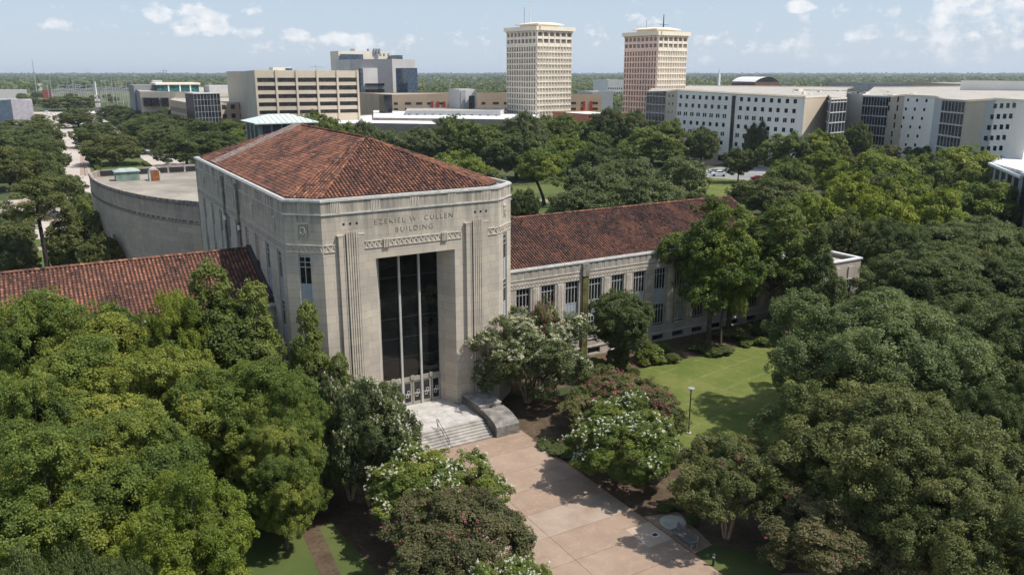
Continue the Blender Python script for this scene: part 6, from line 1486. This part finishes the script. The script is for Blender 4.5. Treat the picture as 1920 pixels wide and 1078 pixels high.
path_light(1337, 1060, 'low dark path light on the grass by the bench'); path_light(1021, 836, 'low path light under the cream flowering myrtle')
def bench(x, y, rz, label):
    r = empty('park_bench', (x, y, 0), rz, label, 'bench'); wood = P('grey_weathered_wood', (.17, .155, .15), var=.2, vs=3)
    m = MB()
    for k in range(5): m.box(-1.2, 1.2, -.28 + k * .115, -.28 + k * .115 + .095, .42, .46)
    m.build('seat', wood, r); m = MB()
    for k in range(4): z = .52 + k * .11; m.box(-1.2, 1.2, .30 + k * .03, .335 + k * .03, z, z + .09)
    m.build('backrest', wood, r)
    for s in (-1, 1):
        for yy in (-.25, .28): MB().box(s * 1.12 - .03, s * 1.12 + .03, yy - .03, yy + .03, 0, .42).build('leg', GREYM, r)
        MB().obox((s * 1.12 - .03, 0), (s * 1.12 + .03, 0), -.4, .3, .60, .63).build('armrest', GREYM, r); MB().box(s * 1.12 - .028, s * 1.12 + .028, .30, .36, .42, .98).build('back_post', GREYM, r)
bench(38.35, 40.1, R(-90), 'grey slatted bench at the edge of the plaza under the green myrtle')
o = MB((39.4, 42.5, 0)).tube([(39.4, 42.5, 0), (39.4, 42.5, .10)], 1.02, 28).build('round_lid', P('pale_lid', (.46, .42, .35), var=.12, vs=1.5)); o.location = (39.4, 42.5, .012); tag(o, 'round pale concrete lid on the ground beside the bench', 'lid')
dr = empty('floor_drain', (37.1, 41.9, .021), 0, 'small square drain grate in the pale slab by the bench', 'drain'); MB().box(-.3, .3, -.26, .26, 0, .012).build('frame', WHITEM, dr); MB().box(-.23, .23, -.19, .19, .012, .018).build('grate', DARKM, dr)

def car_proto():
    r = empty('parked_car', (0, 0, 0)); L_, W_ = 4.5, .9
    side = [(-2.25, .35), (-2.22, .75), (-1.9, .92), (-1.15, 1.02), (-.55, 1.42), (.75, 1.46), (1.45, 1.08), (2.1, .98), (2.27, .7), (2.25, .35)]
    q = len(side); V = []
    for s, ins in ((-W_, 0), (W_, 0)):
        for (x, z) in side: V.append((x, s * (1 - .16 * max(0, (z - .95) / .5)), z))
    m = MB(); m.add(V, [tuple(range(q)), tuple(range(q, 2 * q))[::-1]] + [(i, (i + 1) % q, q + (i + 1) % q, q + i)[::-1] for i in range(q)]); b = m.build('body', WHITEM, r, bevel=.05)
    for s in (-1, 1): MB().add([(-.98, s * .868, 1.05), (1.25, s * .868, 1.08), (.72, s * .79, 1.39), (-.52, s * .79, 1.37)], [(0, 1, 2, 3)]).build('side_window', GLASS, r)
    MB().add([(-1.16, -.74, 1.035), (-1.16, .74, 1.035), (-.6, .68, 1.40), (-.6, -.68, 1.40)], [(0, 1, 2, 3)]).build('rear_window', GLASS, r); MB().add([(1.46, -.74, 1.095), (1.46, .74, 1.095), (.82, .68, 1.45), (.82, -.68, 1.45)], [(0, 1, 2, 3)]).build('windscreen', GLASS, r)
    for x in (-1.4, 1.4):
        for s in (-1, 1): MB().tube([(x, s * .72, .33), (x, s * .93, .33)], .33, 14).build('wheel', DARKM, r)
    for s in (-1, 1): MB().box(2.2, 2.29, s * .62 - .15, s * .62 + .15, .68, .8).build('headlight', P('lamp_glass', (.55, .55, .55)), r); MB().box(-2.27, -2.2, s * .66 - .13, s * .66 + .13, .72, .86).build('tail_light', REDP, r)
    return r
CAR = car_proto(); first = [True]
CW = P('car_white', (.72, .72, .72), rough=.25, spec=.6, var=.03); CD = P('car_black', (.02, .022, .028), rough=.2, spec=.6, var=.1); CS = P('car_silver', (.42, .43, .45), rough=.3, var=.04, metal=.4); CB = P('car_plum', (.10, .05, .07), rough=.25, spec=.6); CR = P('car_red', (.35, .03, .025), rough=.25, spec=.6)
def car(px_, py_, rz, paint, label, sc=1.0, group=None):
    p = at(px_, py_)
    if first[0]: r = CAR; first[0] = False; ch = list(r.children)
    else:
        r = CAR.copy(); COL.objects.link(r); ch = []
        for c in CAR.children: d = c.copy(); COL.objects.link(d); d.parent = r; ch.append(d)
    for c in ch:
        if c.name.startswith('body'): c.material_slots[0].link = 'OBJECT'; c.material_slots[0].material = paint
    r.location = (p.x, p.y, .03); r.rotation_euler = (0, 0, rz); r.scale = (sc, sc, sc * (1.15 if sc > 1.05 else 1)); tag(r, label, 'car', group)
car(60, 316, R(0), CD, 'dark car parked under the oaks at the picture edge, the nearer of two', 1.2); car(36, 313, R(0), CD, 'dark car parked behind the nearer dark one at the picture edge', 1.1)
car(261, 289, R(80), CB, 'plum coloured car driving on the far side of the parterre'); car(296, 293, R(0), CS, 'silver car half under the oaks right of the boulevard'); car(117, 276, R(80), CW, 'white van parked beside the boulevard under the oaks', 1.25)
car(92, 213, R(10), CW, 'white car in the far lot at the end of the boulevard, first of three'); car(86, 211, R(10), CS, 'silver car in the far lot at the end of the boulevard'); car(101, 215, R(10), CW, 'white car closest to the boulevard in the far lot')
car(1347, 331, R(-35), CW, 'white car with raised rear parked by the lone lawn tree', 1.15); car(1340, 325, R(-35), CS, 'silver car behind the white one by the lone lawn tree'); car(1420, 338, R(-40), CR, 'red car partly hidden by the lone lawn tree')
for i, (x, y) in enumerate([(1480, 345), (1500, 350), (1520, 338), (1545, 345), (1470, 335)]): car(x, y, R(-40 + 90 * (i % 2)), (CW, CS, CR, CW, CD)[i], f'{("white", "silver", "red", "small white", "dark")[i]} car in the lot behind the tall trees')
for i in range(12): car(1186 - i * 4.5 if i < 6 else 1150 + (i - 6) * 6, 190 + (i % 2) * 3, R(20), (CW, CS, CD, CS)[i % 4], 'tiny car in the far lot between the two towers', group='cars in the lot between the towers')
def golf_cart():
    p = at(131, 294); r = empty('golf_cart', (p.x, p.y, .03), R(-90), 'small white roofed golf cart driving up the boulevard', 'golf cart')
    MB().box(-1.4, 1.4, -.7, .7, .35, .75).build('body', CW, r, bevel=.06); MB().box(-.5, .2, -.65, .65, .75, 1.1).build('seat', DARKM, r); MB().box(-1.2, 1.0, -.75, .75, 2.0, 2.08).build('roof', CW, r)
    for x in (-1.1, .9):
        for s in (-1, 1): MB().tube([(x, s * .65, .7), (x, s * .68, 2.0)], .03, 6).build('roof_post', DARKM, r)
    for x in (-.95, .95):
        for s in (-1, 1): MB().tube([(x, s * .55, .25), (x, s * .75, .25)], .25, 12).build('wheel', DARKM, r)
golf_cart()
def persons():
    sk = [((0, 0, .95), .15), ((0, 0, 1.2), .14), ((0, 0, 1.42), .13), ((0, 0, 1.53), .06), ((0, .02, 1.68), .10), ((.02, .0, 1.76), .07),
          ((.10, 0, .88), .10), ((.13, .14, .5), .07), ((.13, .02, .08), .045), ((.13, .14, .04), .04), ((-.10, 0, .88), .10), ((-.12, -.08, .5), .07), ((-.12, -.24, .08), .045), ((-.12, -.12, .04), .04),
          ((.20, 0, 1.40), .06), ((.26, -.06, 1.13), .045), ((.26, .06, .88), .035), ((-.20, 0, 1.40), .06), ((-.26, .06, 1.13), .045), ((-.25, .16, .90), .035)]
    ed = [(0, 1), (1, 2), (2, 3), (3, 4), (4, 5), (0, 6), (6, 7), (7, 8), (8, 9), (0, 10), (10, 11), (11, 12), (12, 13), (2, 14), (14, 15), (15, 16), (2, 17), (17, 18), (18, 19)]
    me = bpy.data.meshes.new('person'); me.from_pydata([s[0] for s in sk], ed, []); me.update(); o = bpy.data.objects.new('person', me); COL.objects.link(o)
    md = o.modifiers.new('s', 'SKIN'); 
    for i, s in enumerate(sk): me.skin_vertices[0].data[i].radius = (s[1], s[1]); me.skin_vertices[0].data[i].use_root = (i == 0)
    ms = o.modifiers.new('u', 'SUBSURF'); ms.levels = 1; bpy.context.view_layer.update()
    body = bpy.data.meshes.new_from_object(o.evaluated_get(bpy.context.evaluated_depsgraph_get())); bpy.data.objects.remove(o); body.polygons.foreach_set('use_smooth', [True] * len(body.polygons))
    skin = P('skin', (.35, .22, .15))
    mats = [P('cloth_navy', (.03, .04, .09)), P('cloth_white', (.6, .6, .6)), P('cloth_black', (.03, .03, .03)), P('cloth_red', (.4, .05, .05))]
    for i, (px_, py_, lab, c) in enumerate([(101, 306, 'person in dark clothes walking on the pavement beside the boulevard', 0), (107, 308, 'person in a light top walking behind the dark dressed one', 1), (116, 326, 'person in black walking near the crossing', 2), (156, 337, 'person in white standing at the crossing by the auditorium corner', 1)]):
        p = at(px_, py_); q = bpy.data.objects.new('person', body.copy()); COL.objects.link(q); q.location = (p.x, p.y, .02); q.rotation_euler = (0, 0, i * 1.3)
        m_ = q.data; m_.materials.clear(); m_.materials.append(mats[c]); m_.materials.append(skin); m_.materials.append(P('cloth_jeans', (.05, .07, .12)))
        m_.polygons.foreach_set('material_index', [1 if f.center.z > 1.5 else (2 if f.center.z < .95 else 0) for f in m_.polygons]); tag(q, lab, 'person')
persons()
def banner(px_, py_, h, label, mat=REDP, group=None):
    p = at(px_, py_); r = empty('banner_pole', (p.x, p.y, 0), 0, label, 'banner', group); MB().tube([(0, 0, 0), (0, 0, h)], .07, 6).build('pole', DARKM, r); MB().box(.1, .8, -.02, .02, h - 2.6, h - .8).build('banner_cloth', mat, r)
banner(995, 404, 6, 'pole with a red banner at the park road behind the wing'); 
for i, (x, y) in enumerate([(98, 320), (150, 262), (153, 268), (160, 258)]): banner(x, y, 5, ('red banner on a pole beside the dark parked cars', 'red banner on a pole at the far median, first of three', 'red banner on a pole at the far median, middle one', 'red banner on a pole at the far median, last of three')[i])
def signtower():
    p = ptD(181, 178, 640); r = empty('poster_tower', (p.x, p.y, 0), 0, 'slim tower clad in grey and white patterned panels at the end of the boulevard', 'tower'); o = Vector((p.x, p.y, 0)); rng = random.Random(3)
    MB(o).box(p.x - 1.6, p.x + 1.6, p.y - 1.6, p.y + 1.6, 0, p.z).build('core', GREYM, r)
    for k in range(14):
        for q in range(3): MB(o).box(p.x - 1.6 + q * 1.08, p.x - .62 + q * 1.08, p.y - 1.7, p.y - 1.6, p.z * k / 14 + .1, p.z * (k + 1) / 14 - .1).build('panel', rng.choice([GREYP, WHITEM, BRICK, GREYL]), r)
    MB(o).tube([(p.x, p.y, p.z), (p.x, p.y, p.z + 9)], [.5, .3], 6).build('finial', WHITEM, r)
signtower()
def tents():
    rng = random.Random(9)
    for i in range(7):
        p = at(166 + i * 4.2, 219 + rng.uniform(-3, 3)); r = empty('market_tent', (p.x, p.y, 0), 0, 'tiny coloured stall near the patterned tower', 'stall', 'stalls near the patterned tower')
        m = MB(); m.add([(-1.5, -1.5, 2.2), (1.5, -1.5, 2.2), (1.5, 1.5, 2.2), (-1.5, 1.5, 2.2), (0, 0, 3.2)], [(0, 1, 4), (1, 2, 4), (2, 3, 4), (3, 0, 4)]); m.build('tent_roof', [REDP, WHITEM, WHITEM, GLASST, REDP, WHITEM, GREYM][i], r)
        for a in (-1.4, 1.4):
            for b in (-1.4, 1.4): MB().box(a - .04, a + .04, b - .04, b + .04, 0, 2.2).build('tent_leg', GREYM, r)
tents()
# ------------------------------------------------------------------ air
hzb = MB().box(-14500, 14500, -14500, 14500, -1.0, 82.0).build('haze', None); hzb['kind'] = 'stuff'; hzb['label'] = 'thin summer haze over the whole campus'
hm = bpy.data.materials.new('haze_air'); hm.use_nodes = True; ht = NT(hm.node_tree); ht.n.remove(ht.n['Principled BSDF'])
hv = ht.new('ShaderNodeVolumePrincipled'); hv.inputs['Color'].default_value = (.80, .88, 1.0, 1); hv.inputs['Density'].default_value = 0.000065; hv.inputs['Anisotropy'].default_value = 0.2
ht.l.new(hv.outputs[0], ht.n['Material Output'].inputs['Volume']); hzb.data.materials.append(hm)
